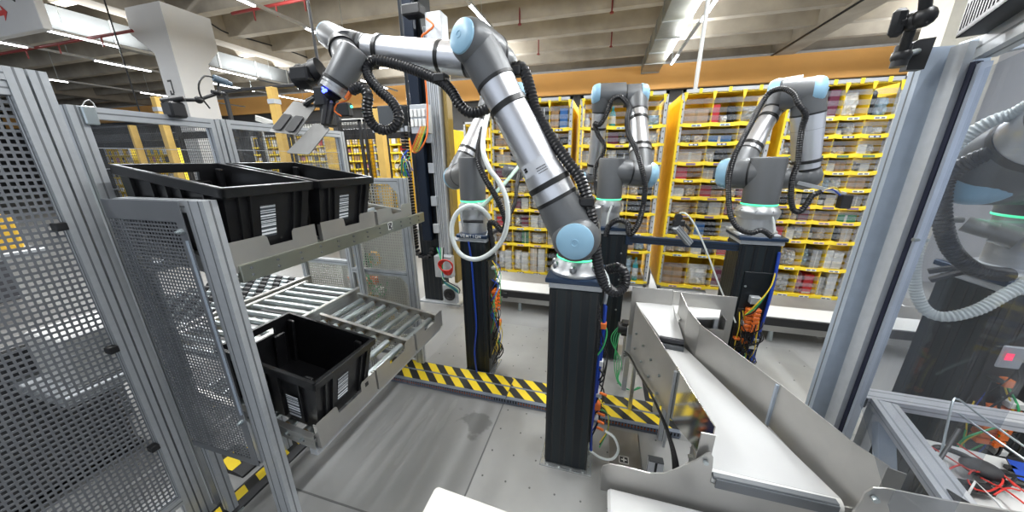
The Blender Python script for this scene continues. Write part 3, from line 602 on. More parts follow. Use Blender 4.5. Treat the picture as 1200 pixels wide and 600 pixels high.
# mesh fence behind the racks
fy = 2.29; t = thing('mesh_fence', (-1.9, fy, 0), 'silver framed fine mesh fence standing behind the roller racks', 'mesh fence')
for x in (-1.565, -2.20, -2.75):
    m_ = MB(); w = .08 if x == -1.565 else .045; profile(m_, (x, fy, 0), (x, fy, 1.765), w, .045, (0, 1, 0), 2 if w > .05 else 1, 1); part('post', m_, [ALU, ALUD], t)
for x0, x1, z in ((-2.18, -1.6, 1.742), (-2.18, -1.6, .94), (-2.73, -2.22, 1.0), (-2.18, -1.6, .12), (-2.73, -2.22, .12), (-2.73, -2.22, 1.742)):
    m_ = MB(); profile(m_, (x0, fy, z), (x1, fy, z), .045, .045, (0, 0, 1)); part('rail', m_, [ALU, ALUD], t)
part('corner_bracket', MB().prism([(-1.605, fy-.022, 1.72), (-1.605, fy-.022, 1.64), (-1.685, fy-.022, 1.72)], (0, .03, 0)), ALU, t); part('corner_bracket', MB().prism([(-1.605, fy-.022, .92), (-1.605, fy-.022, .85), (-1.675, fy-.022, .92)], (0, .03, 0)), ALU, t)
WM = mat('fence_wire', (.52, .52, .47), .35, .7)
for x0, x1, z0, z1 in ((-2.17, -1.61, .14, .92), (-2.17, -1.61, .96, 1.72), (-2.72, -2.23, .14, .98)):
    m_ = MB(); k = int((x1-x0)/.024)
    for i in range(k+1): x = x0+i*(x1-x0)/k; m_.box((x-.0045, fy+.006, z0), (x+.0045, fy+.009, z1))
    k = int((z1-z0)/.024)
    for i in range(k+1): z = z0+i*(z1-z0)/k; m_.box((x0, fy+.0055, z-.0045), (x1, fy+.0085, z+.0045))
    part('wire_mesh', m_, WM, t)
# control boxes and cable coil behind the fence
t = thing('cable_coil', (-2.05, 2.5, 0), 'coil of yellow cable hanging behind the mesh fence', 'cable coil'); cc = P(438, 303, Y=2.5); m_ = MB()
for k in range(4): m_.sweep([cc+V(((.055+.005*k)*cos(a*pi/12), .006*k, (.055+.005*k)*sin(a*pi/12))) for a in range(25)], .005, 6)
part('coil', m_, mat('amber_cable', (.60, .33, .03), .5), t); part('hook', MB().bar(cc+V((0, .02, .05)), cc+V((0, .02, .10)), .01, .01), ALU, t)
t = thing('control_panel', (-2.25, 2.66, 0), 'pale wiring panel full of cables standing behind the mesh fence', 'control panel')
part('back_plate', MB().bbox((-2.75, 2.72, .05), (-1.95, 2.75, 1.25), .004), mat('panel_plate', (.42, .41, .38), .5, .4), t); part('foot', MB().box((-2.75, 2.66, 0), (-2.70, 2.8, .06)).box((-2.01, 2.66, 0), (-1.95, 2.8, .06)), ALU, t)
for i in range(16):
    x = -2.7+random.random()*.62; z = .15+random.random()*.9; s = .03+random.random()*.05
    part('terminal_block', MB().bbox((x, 2.66, z), (x+s*1.6, 2.72, z+s), .004), random.choice([WHTP, WHTP, ALU, CORG, YPAINT, BLK]), t)
for i in range(12):
    x = -2.6+random.random()*.45; z = .15+random.random()*.8
    part('cable', cable([(x, 2.66, z), (x+.1*random.uniform(-1, 1), 2.62, z+.15), (x+.2*random.uniform(-1, 1), 2.64, z-.1), (x+.25*random.uniform(-1, 1), 2.66, z+.1)], .006), random.choice([CBLK, CYEL, CORG, CGRN, CWHT]), t)
# infeed roller conveyor behind the lower rack
t = thing('roller_conveyor', (-2.42, 1.6, 0), 'flat roller conveyor of bright steel rollers feeding the lower rack', 'roller conveyor')
for x in (-2.66, -2.06): m_ = MB(); m_.bbox((x-.018, 1.07, .70), (x+.02, 2.2, .815), .004); part('side_rail', m_, STEEL, t)
for i in range(12): y = 1.12+i*.094; part('roller', MB().cyl((-2.64, y, .785), (-2.08, y, .785), .0235, n=16).cyl((-2.66, y, .785), (-2.06, y, .785), .008, n=6), ZINC, t)
for i in range(3): y = 1.25+i*.385; part('drive_belt', MB().bbox((-2.5, y-.016, .765), (-2.12, y+.016, .80), .004), RUB, t)
for x in (-2.66, -2.06):
    for y in (1.12, 2.16): part('leg', MB().bbox((x-.02, y-.02, 0), (x+.02, y+.02, .70), .003), ALU, t)
t = thing('wheel_conveyor', (-3.3, 1.7, 0), 'conveyor table of black and silver wheels beyond the flat rollers', 'wheel conveyor')
part('deck', MB().bbox((-3.56, 1.1, .70), (-2.71, 2.3, .76), .01), mat('deck_blue', (.03, .05, .10), .4), t); part('edge_rail', MB().bbox((-2.74, 1.1, .70), (-2.71, 2.3, .83), .004), STEEL, t)
for i in range(15):
    y = 1.15+i*.077; m_ = MB()
    for k in range(10): x = -3.53+k*.078; m_.cyl((x+.004, y, .79), (x+.070, y, .79), .028, n=12, m=(i+k) % 2)
    part('wheel_axle', m_, [BLK, ZINC], t)
for x in (-3.5, -2.78):
    for y in (1.15, 2.25): part('leg', MB().bbox((x-.02, y-.02, 0), (x+.02, y+.02, .70), .003), ALU, t)
# ================================================================ PILLARS (robot pedestals)
def pedestal(label, x0, x1, y0, y1, z1, grooves=(.2, .5, .8), plate=True, rot=0):
    cx, cy = (x0+x1)/2, (y0+y1)/2; t = thing('robot_pedestal', (cx, cy, 0), label, 'pedestal', 'black robot pedestals')
    m_ = MB().bbox((x0, y0, .012), (x1, y1, z1), .006, 0)
    for g in (.03, .16, .35, .47, .65, .84, .97):
        x = x0+(x1-x0)*g; m_.box((x-.004, y0-.0012, .02), (x+.004, y0+.001, z1-.01), 1); y = y0+(y1-y0)*g
        for xx in (x0, x1): m_.box((xx-.0012, y-.004, .02), (xx+.0012, y+.004, z1-.01), 1)
    for g0, g1 in ((.05, .13), (.37, .45), (.67, .82)): m_.box((x0+(x1-x0)*g0, y0-.004, .02), (x0+(x1-x0)*g1, y0+.002, z1-.01), 2)
    part('extrusion', m_, [BLKM2, BLK, BLKM], t)
    m_ = MB().bbox((x0-.03, y0-.03, 0), (x1+.035, y1+.03, .012), .003)
    for i in range(4):
        for y in (y0-.015, y1+.015): m_.cyl((x0+.02+i*(x1-x0-.04)/3, y, .01), (x0+.02+i*(x1-x0-.04)/3, y, .022), .007, n=6)
    for i in range(3): y = y0+.04+i*(y1-y0-.08)/2; m_.cyl((x1+.018, y, .01), (x1+.018, y, .022), .007, n=6)
    part('base_plate', m_, mat('clear_silver_plate', (.5, .52, .52), .25, .8), t)
    if plate:
        part('silver_plate', MB().bbox((x0-.004, y0-.006, z1), (x1+.012, y1+.006, z1+.034), .003), ALU, t, 'silver spacer plate')
        part('top_plate', MB().bbox((x0-.022, y0-.022, z1+.034), (x1+.025, y1+.022, z1+.062), .004), NAVY, t, 'dark blue top plate')
    return t
def wiring(t, x, y, z0, z1, n=26, side=(1, 0, 0), seed=1, orange=None):
    """loom of cables, connectors and valve blocks down the side of a pedestal"""
    rnd = random.Random(seed); s = V(side); tdir = V((-s.y, s.x, 0)); o = V((x, y, 0))
    part('wiring_plate', MB().bbox(o+tdir*-.10+V((0, 0, z0+.1)), o+tdir*.10+s*.012+V((0, 0, z1-.1)), .002), BLK, t)
    for i in range(n):
        m = rnd.choice([CBLK, CBLK, CBLK, CGRN, CBLU, CYEL, CBLK]); z = rnd.uniform(z0+.15, z1-.1); z2 = max(z0+.02, z-rnd.uniform(.15, .5)); a = rnd.uniform(-.09, .09); c = rnd.uniform(-.09, .09); k = rnd.uniform(.03, .08)
        part('cable', cable([o+tdir*a+s*.015+V((0, 0, z)), o+tdir*(a+rnd.uniform(-.03, .03))+s*k+V((0, 0, z*.7+z2*.3)), o+tdir*(c+rnd.uniform(-.03, .03))+s*k*.8+V((0, 0, z*.3+z2*.7)), o+tdir*c+s*.015+V((0, 0, z2))], rnd.uniform(.0025, .0055)), m, t)
    for i in range(9):
        z = rnd.uniform(z0+.2, z1-.15); a = rnd.uniform(-.07, .07); w = rnd.uniform(.012, .03); h = rnd.uniform(.015, .05)
        part('connector', MB().bbox(o+tdir*(a-w)+s*.01+V((0, 0, z)), o+tdir*(a+w)+s*(.03+w)+V((0, 0, z+h)), .003), rnd.choice([WHTP, ALU, CORG, BLK]), t)
    if orange:
        for k in range(6): part('valve_block', MB().bbox(o+tdir*-.05+s*.012+V((0, 0, orange+k*.034)), o+tdir*.05+s*.055+V((0, 0, orange+k*.034+.028)), .004).cyl(o+s*.055+V((0, 0, orange+k*.034+.014)), o+s*.075+V((0, 0, orange+k*.034+.014)), .009, n=8), CORG, t, 'orange valve block')
t1 = pedestal('black aluminium pedestal carrying the large foreground robot', -.245, .018, 1.60, 1.86, 1.235)
wiring(t1, .02, 1.74, .1, 1.15, 12, seed=3)
part('blue_cable', cable([(.05, 1.72, 1.16), (.055, 1.70, 1.0), (.04, 1.68, .75), (.035, 1.67, .5), (.03, 1.66, .32), (.04, 1.66, .12)], .009), CBLU, t1, 'thick blue cable')
part('blue_cable', cable([(.06, 1.73, 1.10), (.06, 1.71, .9), (.05, 1.69, .6), (.035, 1.68, .3)], .007), CBLU, t1)
for z, m in ((.34, CORG), (.40, CORG), (.29, CORG), (.55, CORG)): part('connector', MB().cyl((.065, 1.68, z), (.105, 1.668, z), .008, n=10), m, t1, 'orange connector')
part('white_tube', cable([(.115, 1.665, .29), (.17, 1.65, .27), (.20, 1.64, .19), (.17, 1.64, .11), (.10, 1.65, .09), (.03, 1.66, .12)], .008), CWHT, t1, 'looped white tube')
for k in range(3): part('cable', cable([(.06, 1.69, .5-.04*k), (.12, 1.67, .42), (.13, 1.67, .3), (.09, 1.66, .2-.02*k)], .004), [CYEL, CBLK, CGRN][k], t1)
part('connector', MB().cyl((.05, 1.7, 1.13), (.055, 1.69, 1.2), .011, n=8), ALU, t1)
t2 = pedestal('black aluminium pedestal carrying the robot with the looped white hose', -1.105, -.885, 2.32, 2.56, 1.265)
wiring(t2, -.883, 2.44, .08, 1.2, 34, seed=11, orange=.62)
part('blue_cable', cable([(-1.02, 2.305, 1.27), (-1.0, 2.30, 1.1), (-.99, 2.30, .8), (-.985, 2.30, .5), (-1.01, 2.295, .25), (-.99, 2.28, .03)], .008), CBLU, t2, 'long blue cable down the front')
GL = {'V': ((0, 1, .5, 0), (.5, 0, 1, 1)), 'E': ((0, 0, 0, 1), (0, 1, 1, 1), (0, .5, .8, .5), (0, 0, 1, 0)), 'N': ((0, 0, 0, 1), (0, 1, 1, 0), (1, 0, 1, 1)), 'T': ((.5, 0, .5, 1), (0, 1, 1, 1)), 'I': ((.5, 0, .5, 1),), 'O': ((0, 0, 0, 1), (0, 1, 1, 1), (1, 1, 1, 0), (1, 0, 0, 0))}
m_ = MB()
for i, ch in enumerate('VENTION'):
    for (xa_, za_, xb_, zb_) in GL[ch]: m_.bar((-1.085+i*.026+xa_*.016, 2.2968, 1.306+za_*.022), (-1.085+i*.026+xb_*.016, 2.2968, 1.306+zb_*.022), .0012, .0045, up=(0, 0, 1) if xa_ != xb_ else (1, 0, 0))
part('lettering', m_, WHTP, t2, 'white lettering', 'stuff')
t3 = pedestal('black aluminium pedestal half hidden behind the foreground robot', -.03, .24, 2.87, 3.13, 1.265)
m_ = MB()
for z in (.55, .85, 1.1): m_.cyl((.19, 2.868, z), (.19, 2.86, z), .008, n=8)
part('bolt', m_, ZINC, t3)
part('base_bracket', MB().bbox((.24, 2.9, .0), (.30, 3.1, .05), .003), STEEL, t3)
t4 = pedestal('black aluminium pedestal of the robot beside the enclosure post', 1.045, 1.315, 2.76, 3.02, 1.265)
part('side_cover', MB().bbox((1.11, 2.748, .45), (1.305, 2.76, 1.05), .004), BLKM, t4)
part('cover_screw', MB().cyl((1.13, 2.748, .93), (1.13, 2.742, .93), .009, n=8), ZINC, t4)
wiring(t4, 1.21, 2.756, .2, .84, 30, side=(0, -1, 0), seed=21, orange=.56)
part('blue_cable', cable([(1.30, 2.745, 1.22), (1.305, 2.73, .95), (1.29, 2.72, .65), (1.28, 2.73, .35), (1.27, 2.72, .1)], .011), CBLU, t4, 'thick blue cable')
for k, m in enumerate((CYEL, CGRN, CBLK)): part('cable', cable([(1.305, 2.74, 1.08-.05*k), (1.27, 2.69, .95), (1.20, 2.67, .82-.03*k), (1.15, 2.70, .7)], .005), m, t4)
part('junction_box', MB().bbox((1.17, 2.70, .80), (1.24, 2.75, .86), .004), ALU, t4)
# cross beam between two pedestals with a small camera
t = thing('cross_beam', (.75, 3.1, 1.15), 'dark blue profile beam spanning between the two rear pedestals', 'beam'); ba, bb = V((.245, 2.86, 1.235)), V((1.10, 2.80, 1.232))
m_ = MB(); profile(m_, ba, bb, .045, .06, (0, 0, 1)); m_.bar(ba+V((0, -.024, .012)), bb+V((0, -.024, .012)), .002, .010, 1); m_.bar(ba+V((0, -.024, -.014)), bb+V((0, -.024, -.014)), .002, .010, 1); part('profile', m_, [NAVY, mat('slot_blue', (.005, .01, .02), .5)], t); part('end_bracket', MB().bbox(bb+V((-.03, -.02, -.05)), bb+V((.06, .03, .05)), .004), NAVY, t); part('end_bracket', MB().bbox(ba+V((-.03, -.02, -.05)), ba+V((.03, .03, .05)), .004), NAVY, t)
t = thing('sensor_unit', P(805, 285, Y=3.05), 'small grey sensor on a short aluminium profile fixed to the dark cross beam', 'sensor'); sa, sb = P(808, 285, Y=2.76), P(792, 266, Y=2.68)
m_ = MB(); profile(m_, sa, sb, .045, .045, (0, 0, 1), 2, 2); part('profile', m_, [ALU, ALUD], t)
c = P(794, 262, Y=2.69); m_ = MB(); m_.bbox(c-V((.035, .02, .02)), c+V((.05, .02, .03)), .006); m_.cyl(c+V((0, -.02, .05)), c+V((0, .02, .05)), .028, n=12); m_.cyl(c+V((.05, -.02, 0)), c+V((.09, -.03, -.05)), .009, n=8); part('sensor', m_, BLK, t)
part('white_cable', cable([P(px, py, Y=yy) for px, py, yy in ((796, 250, 2.69), (803, 250, 2.69), (812, 260, 2.69), (822, 280, 2.69), (832, 305, 2.69), (845, 340, 2.69), (857, 366, 2.69), (862, 378, 2.68))], .006), CWHT, t, 'white cable')
# ================================================================ ROBOTS
def housing(c, ax, h_in, h_out, r, stub, sl_, sr=None, cap=True):
    """joint housing: barrel along ax with a rounded outer end, and a neck towards stub"""
    ax = V(ax).normalized(); m_ = MB(); c = V(c)
    m_.lathe(c, ax, [(-h_in, r*.99), (-h_in+.01, r), (h_out-.075*r/.1, r), (h_out-.05*r/.1, r*.97), (h_out-.025*r/.1, r*.90), (h_out-.008*r/.1, r*.80), (h_out, r*.70)], 36)
    m_.sph(c, r*.999, 24)
    if stub is not None:
        d = V(stub).normalized(); m_.lathe(c, d, [(0, r*.99), (sl_*.75, (r+(sr or r))/2 if sr else r), (sl_, sr or r)], 36)
    return m_
def capmesh(c, ax, h, r, k=.72):
    ax = V(ax).normalized(); r0 = r; m_ = MB()
    if k > .8: m_.lathe(V(c), ax, [(h-.060*r/.1, r*1.005), (h-.045*r/.1, r*1.008), (h-.022*r/.1, r*.95), (h-.004*r/.1, r*.86), (h+.008*r/.1, r*.70), (h+.014*r/.1, r*.40), (h+.016*r/.1, .001)], 36, capb=False)
    else: m_.lathe(V(c), ax, [(h-.03*r/.1, r*.70), (h-.004*r/.1, r*.74), (h+.004*r/.1, r*.72), (h+.012*r/.1, r*.60), (h+.017*r/.1, r*.3), (h+.018*r/.1, .001)], 36, capb=False)
    m_.lathe(V(c), ax, [(h+.0178*r/.1, r*.16), (h+.020*r/.1, r*.15), (h+.020*r/.1, r*.12), (h+.0175*r/.1, r*.11)], 24, capa=False, capb=False); return m_
def band(c, ax, r, w=.016, p=.003):
    ax = V(ax).normalized(); return MB().lathe(V(c)-ax*w/2, ax, [(0, r), (.001, r+p), (w-.001, r+p), (w, r)], 36)
def robot(label, base, zb, zr, S, U0, U1, F0, W, rj=.105, rt=.085, rf=.07, capsh=True, riser=False, group='grey and silver industrial robot arms', shout=.10, elout=.10, eln=None, re=None, rs=1.):
    ck = .72 if not riser else 1
    re = re or rj*.9
    base = V(base); S, U0, U1, F0, W = map(V, (S, U0, U1, F0, W)); t = thing('industrial_robot', (base.x, base.y, zb), label, 'robot arm', group)
    m_ = MB()
    if riser:
        m_.lathe((base.x, base.y, zb), (0, 0, 1), [(0, .125*rs), (.03, .125*rs), (.032, .105*rs), (zr-zb-.11, .105*rs), (zr-zb-.11, .112*rs), (zr-zb-.075, .118*rs), (zr-zb-.07, .12*rs), (zr-zb-.05, .118*rs), (zr-zb-.012, max(.092*rs, rj*.95))], 36)
        part('riser', m_, CAST, t); m_ = MB(); m_.bbox((base.x-.15, base.y-.14, zb-.0), (base.x+.13, base.y+.14, zb+.02), .004); part('mounting_plate', m_, ALU, t)
        zz = zr-.055
        for a in (-115, -70, -160, -25): part('bolt_recess', MB().sph((base.x+.106*rs*cos(radians(a)), base.y+.106*rs*sin(radians(a)), zz), .017, 10, sc=(1, 1, 1.2)), mat('recess_grey', (.30, .31, .32), .35, .8), t)
    else:
        m_.lathe((base.x, base.y, zb), (0, 0, 1), [(0, .142), (.006, .146), (.018, .146), (.03, .136), (.045, .128), (zr-zb-.02, .112), (zr-zb-.008, .105)], 40); part('base_flange', m_, CAST, t)
        for a in (-95, -40, -150, 10, 175):
            rc = part('bolt_recess', MB().sph((base.x+.124*cos(radians(a)), base.y+.124*sin(radians(a)), zb+.044), .020, 12, sc=(1, 1, 1.2)), mat('recess_grey', (.30, .31, .32), .35, .8), t)
            part('bolt', MB().cyl((base.x+.134*cos(radians(a)), base.y+.134*sin(radians(a)), zb+.018), (base.x+.134*cos(radians(a)), base.y+.134*sin(radians(a)), zb+.030), .006, n=8), ZINC, rc)
    part('light_ring', MB().lathe((base.x, base.y, zr-.010), (0, 0, 1), [(0, rj*1.0), (.002, rj*1.02), (.008, rj*1.02), (.010, rj*1.0)], 40), GRN, t, 'glowing green ring')
    n0 = V((U0.x-S.x, U0.y-S.y, U0.z-S.z)); L0 = n0.length; n0.normalize()
    m_ = MB(); m_.lathe((S.x, S.y, zr), (0, 0, 1), [(0, rj*1.0), (.02, rj), (S.z-zr+rj*.82, rj), (S.z-zr+rj*.95, rj*.96), (S.z-zr+rj, rj*.88)], 36); m_.cyl(S, S+n0*(L0-shout), rj*.97, n=36); part('shoulder', m_, GREY, t)
    part('seam', band(S+n0*(L0-shout), n0, rj*.97, .014, .002), BLK, t)
    ua = (U1-U0); Lu = ua.length; ua.normalize(); ne = eln if eln is not None else n0; ne = V(ne).normalized()
    uaj = part('upper_arm_joint', housing(U0, n0, shout-.007, .11, rj, ua, .20, rt*1.10), GREY, t)
    if capsh: part('joint_cap', capmesh(U0, n0, .11, rj, ck), CAPB, uaj, 'light blue cap')
    a0, a1 = U0+ua*.20, U1-ua*.17
    part('seam', band(a0, ua, rt*1.08, .018, .004), BLK, t)
    m_ = MB().lathe(a0, ua, [(0, rt*1.10), (.10, rt*1.08), (.16, rt*.98), ((a1-a0).length-.12, rt*.92), ((a1-a0).length, rt*.96)], 36); part('upper_arm', m_, SILVER, t)
    part('seam', band(a1, ua, rt*.97, .016, .003), BLK, t)
    ej = part('elbow_joint', housing(U1, ne, elout-.007, .09, re, -ua, .17, rt*.98), GREY, t); part('joint_cap', capmesh(U1, ne, .09, re*1.02, ck), CAPB, ej, 'light blue cap')
    for f in (.13, .80): part('strap', band(a0.lerp(a1, f), ua, rt*1.09 if f < .5 else rt*.95, .026, .004), CBLK, t)
    fa = (W-F0); Lf = fa.length; fa.normalize()
    part('seam', band(U1-ne*elout, ne, re*.98, .014, .002), BLK, t)
    dd = (U1-ne*elout-F0).length
    fj = part('forearm_joint', housing(F0, -ne, dd-.007, .085, re*.98, fa, .15, rf*1.05), GREY, t); part('joint_cap', capmesh(F0, -ne, .085, re*.98, ck), CAPB, fj, 'light blue cap')
    b0, b1 = F0+fa*.15, W-fa*.10
    m_ = MB().lathe(b0, fa, [(0, rf*1.06), (.08, rf*1.02), (.15, rf), ((b1-b0).length-.1, rf*.92), ((b1-b0).length, rf*.90)], 36); part('forearm', m_, SILVER, t)
    part('seam', band(b0, fa, rf*1.04, .014, .003), BLK, t)
    part('seam', band(b1, fa, rf*.90, .014, .003), BLK, t)
    for f in (.25, .85): part('strap', band(b0.lerp(b1, f), fa, rf*.97, .024, .004), CBLK, t)
    return t, b1, fa
def hose(t, pts, r=.022, name='cable_hose', lab=None, m=HOSE, pitch=.016): part(name, ribbed(pts, r, pitch, 12), m, t, lab)
def pp(l): return [P(a, b, Y=y) for a, b, y in l]
# foreground robot
S1 = V((-.113, 1.73, 1.555)); U0 = V((-.108, 1.49, 1.553)); U1 = V((-.575, 1.49, 2.375)); F0 = V((-.555, 1.70, 2.36)); W1 = V((-1.395, 1.70, 2.50))
R1, wb, wa = robot('large foreground robot arm reaching over the black totes with a gripper', (-.113, 1.73), 1.297, 1.392, S1, U0, U1, F0, W1, rj=.112, rt=.089, rf=.076, re=.092, eln=(-.38, -.90, .18))
# serial label on the upper arm
ua = (U1-U0).normalized(); lc = U0.lerp(U1, .36); sd = ua.cross(V((0, 1, 0))).normalized()
m_ = MB(); rr = .089*1.0+.0012; c0_ = lc
vs = []; K = 8
for i in range(K+1):
    a = radians(-30+80*i/K); n_ = V((0, -1, 0))*cos(a)+sd*sin(a)
    for h in (-.055, .055): vs.append(c0_+ua*h+n_*rr)
sl_ = part('serial_label', MB().add(vs, [(2*i, 2*i+1, 2*i+3, 2*i+2) for i in range(K)], 0, True), mat('label_silver', (.62, .64, .68), .5), R1, 'pale label with small print')
m_ = MB()
for j in range(6):
    for a in range(-24, 4, 4 if j % 2 else 5):
        n_ = V((0, -1, 0))*cos(radians(a))+sd*sin(radians(a)); q = c0_+ua*(-.04+j*.011)+n_*(rr+.0008); m_.bar(q-ua*.002, q+ua*.002, .005, .0008, up=n_)
for k in range(2):
    for i in range(3): n_ = V((0, -1, 0))*cos(radians(30+i*4))+sd*sin(radians(30+i*4)); q = c0_+ua*(.028+k*.01)+n_*(rr+.0008); m_.bar(q-ua*.004, q+ua*.004, .006, .001, up=n_)
part('label_print', m_, BLK, sl_)
# wrist of the foreground robot
w0 = wb; w1 = P(400, 50, Y=1.66); wc = P(383, 40, Y=1.72)
ax1 = (wc-w1).normalized()
m_ = MB(); m_.sweep(crom([w0, w0.lerp(w1, .5)+V((0, 0, .004)), w1], .02), .067, 28); m_.lathe(w1, ax1, [(-.06, .07), (.03, .072), ((wc-w1).length-.02, .066), ((wc-w1).length, .052)], 32); m_.sph(w1, .071, 24); part('wrist_joint', m_, GREY, R1)
part('joint_cap', capmesh(w1, ax1, (wc-w1).length+.004, .066, 1), CAPB, R1, 'light blue cap')
part('seam', band(w0.lerp(w1, .35), (w1-w0), .068, .012, .003), BLK, R1)
v0 = P(402, 58, Y=1.60); v1 = P(409, 73, Y=1.53); v2 = P(397, 96, Y=1.50)
part('seam', band(v0.lerp(v1, .1), (v1-v0), .07, .014, .003), BLK, R1)
dv = (v2-v1).normalized(); m_ = MB(); m_.cyl(w1.lerp(v0, .4), v1, .066, .068, n=30); m_.sph(v1, .0685, 24); m_.lathe(v1, dv, [(-.075, .052), (-.07, .062), (-.055, .069), ((v2-v1).length, .070)], 32); part('wrist_joint', m_, GREY, R1)
part('seam', band(v2+dv*.008, dv, .070, .014, .004), BLK, R1)
m_ = MB().lathe(v2+dv*.016, dv, [(0, .066), (.012, .066), (.012, .060), (.02, .060), (.02, .066), (.04, .066), (.045, .05)], 32); part('tool_flange', m_, CAST, R1)
# gripper
G = P(384, 112, Y=1.50); gy = G.y
m_ = MB(); m_.cyl(v2+dv*.05, G, .045, .04, n=16); m_.bbox(G+V((-.05, -.05, -.06)), G+V((.03, .05, .04)), .012); m_.cyl(G+V((-.02, 0, .03)), G+V((.01, .02, .08)), .035, n=14); m_.bbox(G+V((-.035, -.04, -.15)), G+V((.012, .03, -.05)), .008); part('gripper_body', m_, BLK, R1, 'black gripper body')
m_ = MB(); q = P(379, 107, Y=gy-.075); m_.sph(q, .008); m_.sph(q+V((.014, 0, .004)), .008); m_.sph(q+V((0, 0, .014)), .006); part('status_light', m_, BLULED, R1, 'glowing blue light')
m_ = MB(); ca, cb = P(352, 92, Y=1.52), P(378, 80, Y=1.55); d_ = (cb-ca).normalized()
m_.lathe(ca-d_*.03, d_, [(0, .03), (.005, .052), (.05, .062), (.07, .060), (.075, .052), (.12, .050), (.125, .058), (.16, .055)], 12); m_.bbox(ca+V((-.01, -.055, -.02)), ca+V((.10, .0, .045)), .008); part('tool_camera', m_, BLK, R1, 'black ribbed camera housing'); part('lens', MB().cyl(ca-d_*.032, ca-d_*.028, .028, n=16), mat('lens_glass', (.01, .015, .03), .05, .3), R1)
PAD = mat('paddle_steel', (.26, .26, .255), .38, .7, .2, 6)
def plate(corners, name, lab, mm, th=.004):
    c = [V(q) for q in corners]; nn = (c[1]-c[0]).cross(c[2]-c[1]).normalized(); r = []; N = 4
    for i in range(4):
        a, b, d = c[i-1], c[i], c[(i+1) % 4]; k = .014; p = b+(a-b).normalized()*k; q = b+(d-b).normalized()*k
        for s in range(4): s_ = s/3; r.append(p*(1-s_)**2+b*(2*s_*(1-s_))+q*s_**2)
    part(name, MB().prism(r, nn*th), mm, R1, lab); return c, nn
c, nn = plate([P(344, 118, Y=1.56), P(371, 123, Y=1.52), P(347, 158, Y=1.42), P(315, 154, Y=1.46)], 'gripper_plate', 'steel paddle plate with two black pads', PAD)
if nn.dot(CP-c[0]) < 0: nn = -nn
for f0, f1 in ((.08, .42), (.56, .90)):
    a0_, a1_ = c[0].lerp(c[1], f0), c[0].lerp(c[1], f1); b0_, b1_ = c[3].lerp(c[2], f0), c[3].lerp(c[2], f1)
    q = [a0_.lerp(b0_, .44), a1_.lerp(b1_, .44), a1_.lerp(b1_, .93), a0_.lerp(b0_, .93)]; r = []
    for i in range(4):
        a, b, d = q[i-1], q[i], q[(i+1) % 4]; p = b+(a-b).normalized()*.012; z = b+(d-b).normalized()*.012
        for s in range(4): s_ = s/3; r.append(p*(1-s_)**2+b*(2*s_*(1-s_))+z*s_**2)
    part('black_pad', MB().prism([x+nn*.0045 for x in r], nn*.003), RUB, R1, 'black pad')
plate([P(369, 144, Y=1.46), P(387, 150, Y=1.44), P(362, 181, Y=1.36), P(335, 179, Y=1.38)], 'gripper_plate', 'plain steel paddle plate', PAD)
m_ = MB()
for a, b, ya, yb, w in (((358, 122), (374, 112), 1.52, 1.5, .012), ((360, 118), (380, 106), 1.54, 1.5, .01), ((372, 122), (378, 112), 1.5, 1.5, .016), ((384, 118), (380, 146), 1.48, 1.44, .022), ((390, 122), (385, 146), 1.48, 1.44, .018)): m_.cyl(P(*a, Y=ya), P(*b, Y=yb), w, w*.8, n=8); m_.sph(P(*a, Y=ya), w*1.2, 8)
part('finger_linkage', m_, BLK, R1, 'black finger linkage')
q = P(405, 127, Y=1.47); m_ = MB().bbox(q+V((-.04, -.02, -.04)), q+V((.03, .02, .025)), .006, M=None); part('sensor_box', m_, BLK, R1, 'small black sensor box'); part('status_light', MB().sph(P(412, 125, Y=1.44), .006), GRNLED, R1, 'green light')
part('cable', cable(pp([(410, 113, 1.47), (406, 118, 1.47), (395, 122, 1.45), (392, 130, 1.45), (400, 136, 1.45)]), .004), CORG, R1); part('connector', MB().cyl(P(411, 108, Y=1.48), P(406, 116, Y=1.47), .012, n=8), CORG, R1)
# its hoses
hose(R1, pp([(412, 106, 1.46), (424, 102, 1.46), (431, 112, 1.45), (430, 128, 1.45), (434, 142, 1.46), (444, 151, 1.48), (457, 152, 1.50), (466, 144, 1.51), (467, 133, 1.52), (459, 119, 1.53), (445, 106, 1.53), (434, 93, 1.54), (430, 80, 1.56), (438, 71, 1.58), (455, 73, 1.59), (480, 80, 1.60), (505, 90, 1.60), (518, 96, 1.60), (530, 108, 1.58), (538, 122, 1.56), (550, 132, 1.56), (565, 130, 1.58), (580, 120, 1.62), (592, 100, 1.64), (600, 82, 1.62)]), .0265, lab='black corrugated hose looping below the forearm')
hose(R1, pp([(600, 80, 1.58), (612, 80, 1.56), (620, 100, 1.54), (628, 130, 1.52), (645, 160, 1.50), (664, 188, 1.48), (680, 210, 1.47), (690, 240, 1.46), (696, 270, 1.46), (699, 300, 1.47), (706, 328, 1.50), (718, 342, 1.53), (730, 337, 1.58), (733, 325, 1.60), (726, 314, 1.62), (712, 316, 1.66)]), .0265, lab='black corrugated hose down the back of the upper arm')
hose(R1, pp([(602, 95, 1.6), (612, 125, 1.58), (632, 160, 1.56), (655, 195, 1.54), (672, 222, 1.53)]), .009, 'thin_cable', m=CBLK)
hose(R1, pp([(697, 345, 1.68), (700, 370, 1.68), (700, 400, 1.69), (697, 440, 1.7)]), .02)
m_ = MB()
for px, py, y in ((650, 262-40, 1.46), (603, 84, 1.55), (517, 92, 1.6), (434, 75, 1.6)):
    if px == 650: px, py = 688, 236
    q = P(px, py, Y=y); part('hose_clip', MB().bbox(q-V((.032, .03, .02)), q+V((.032, .035, .02)), .006), BLK, R1, 'black hose clip')
part('white_plug', cable(pp([(706, 316, 1.52), (711, 325, 1.51), (713, 336, 1.5)]), .011), CWHT, R1)
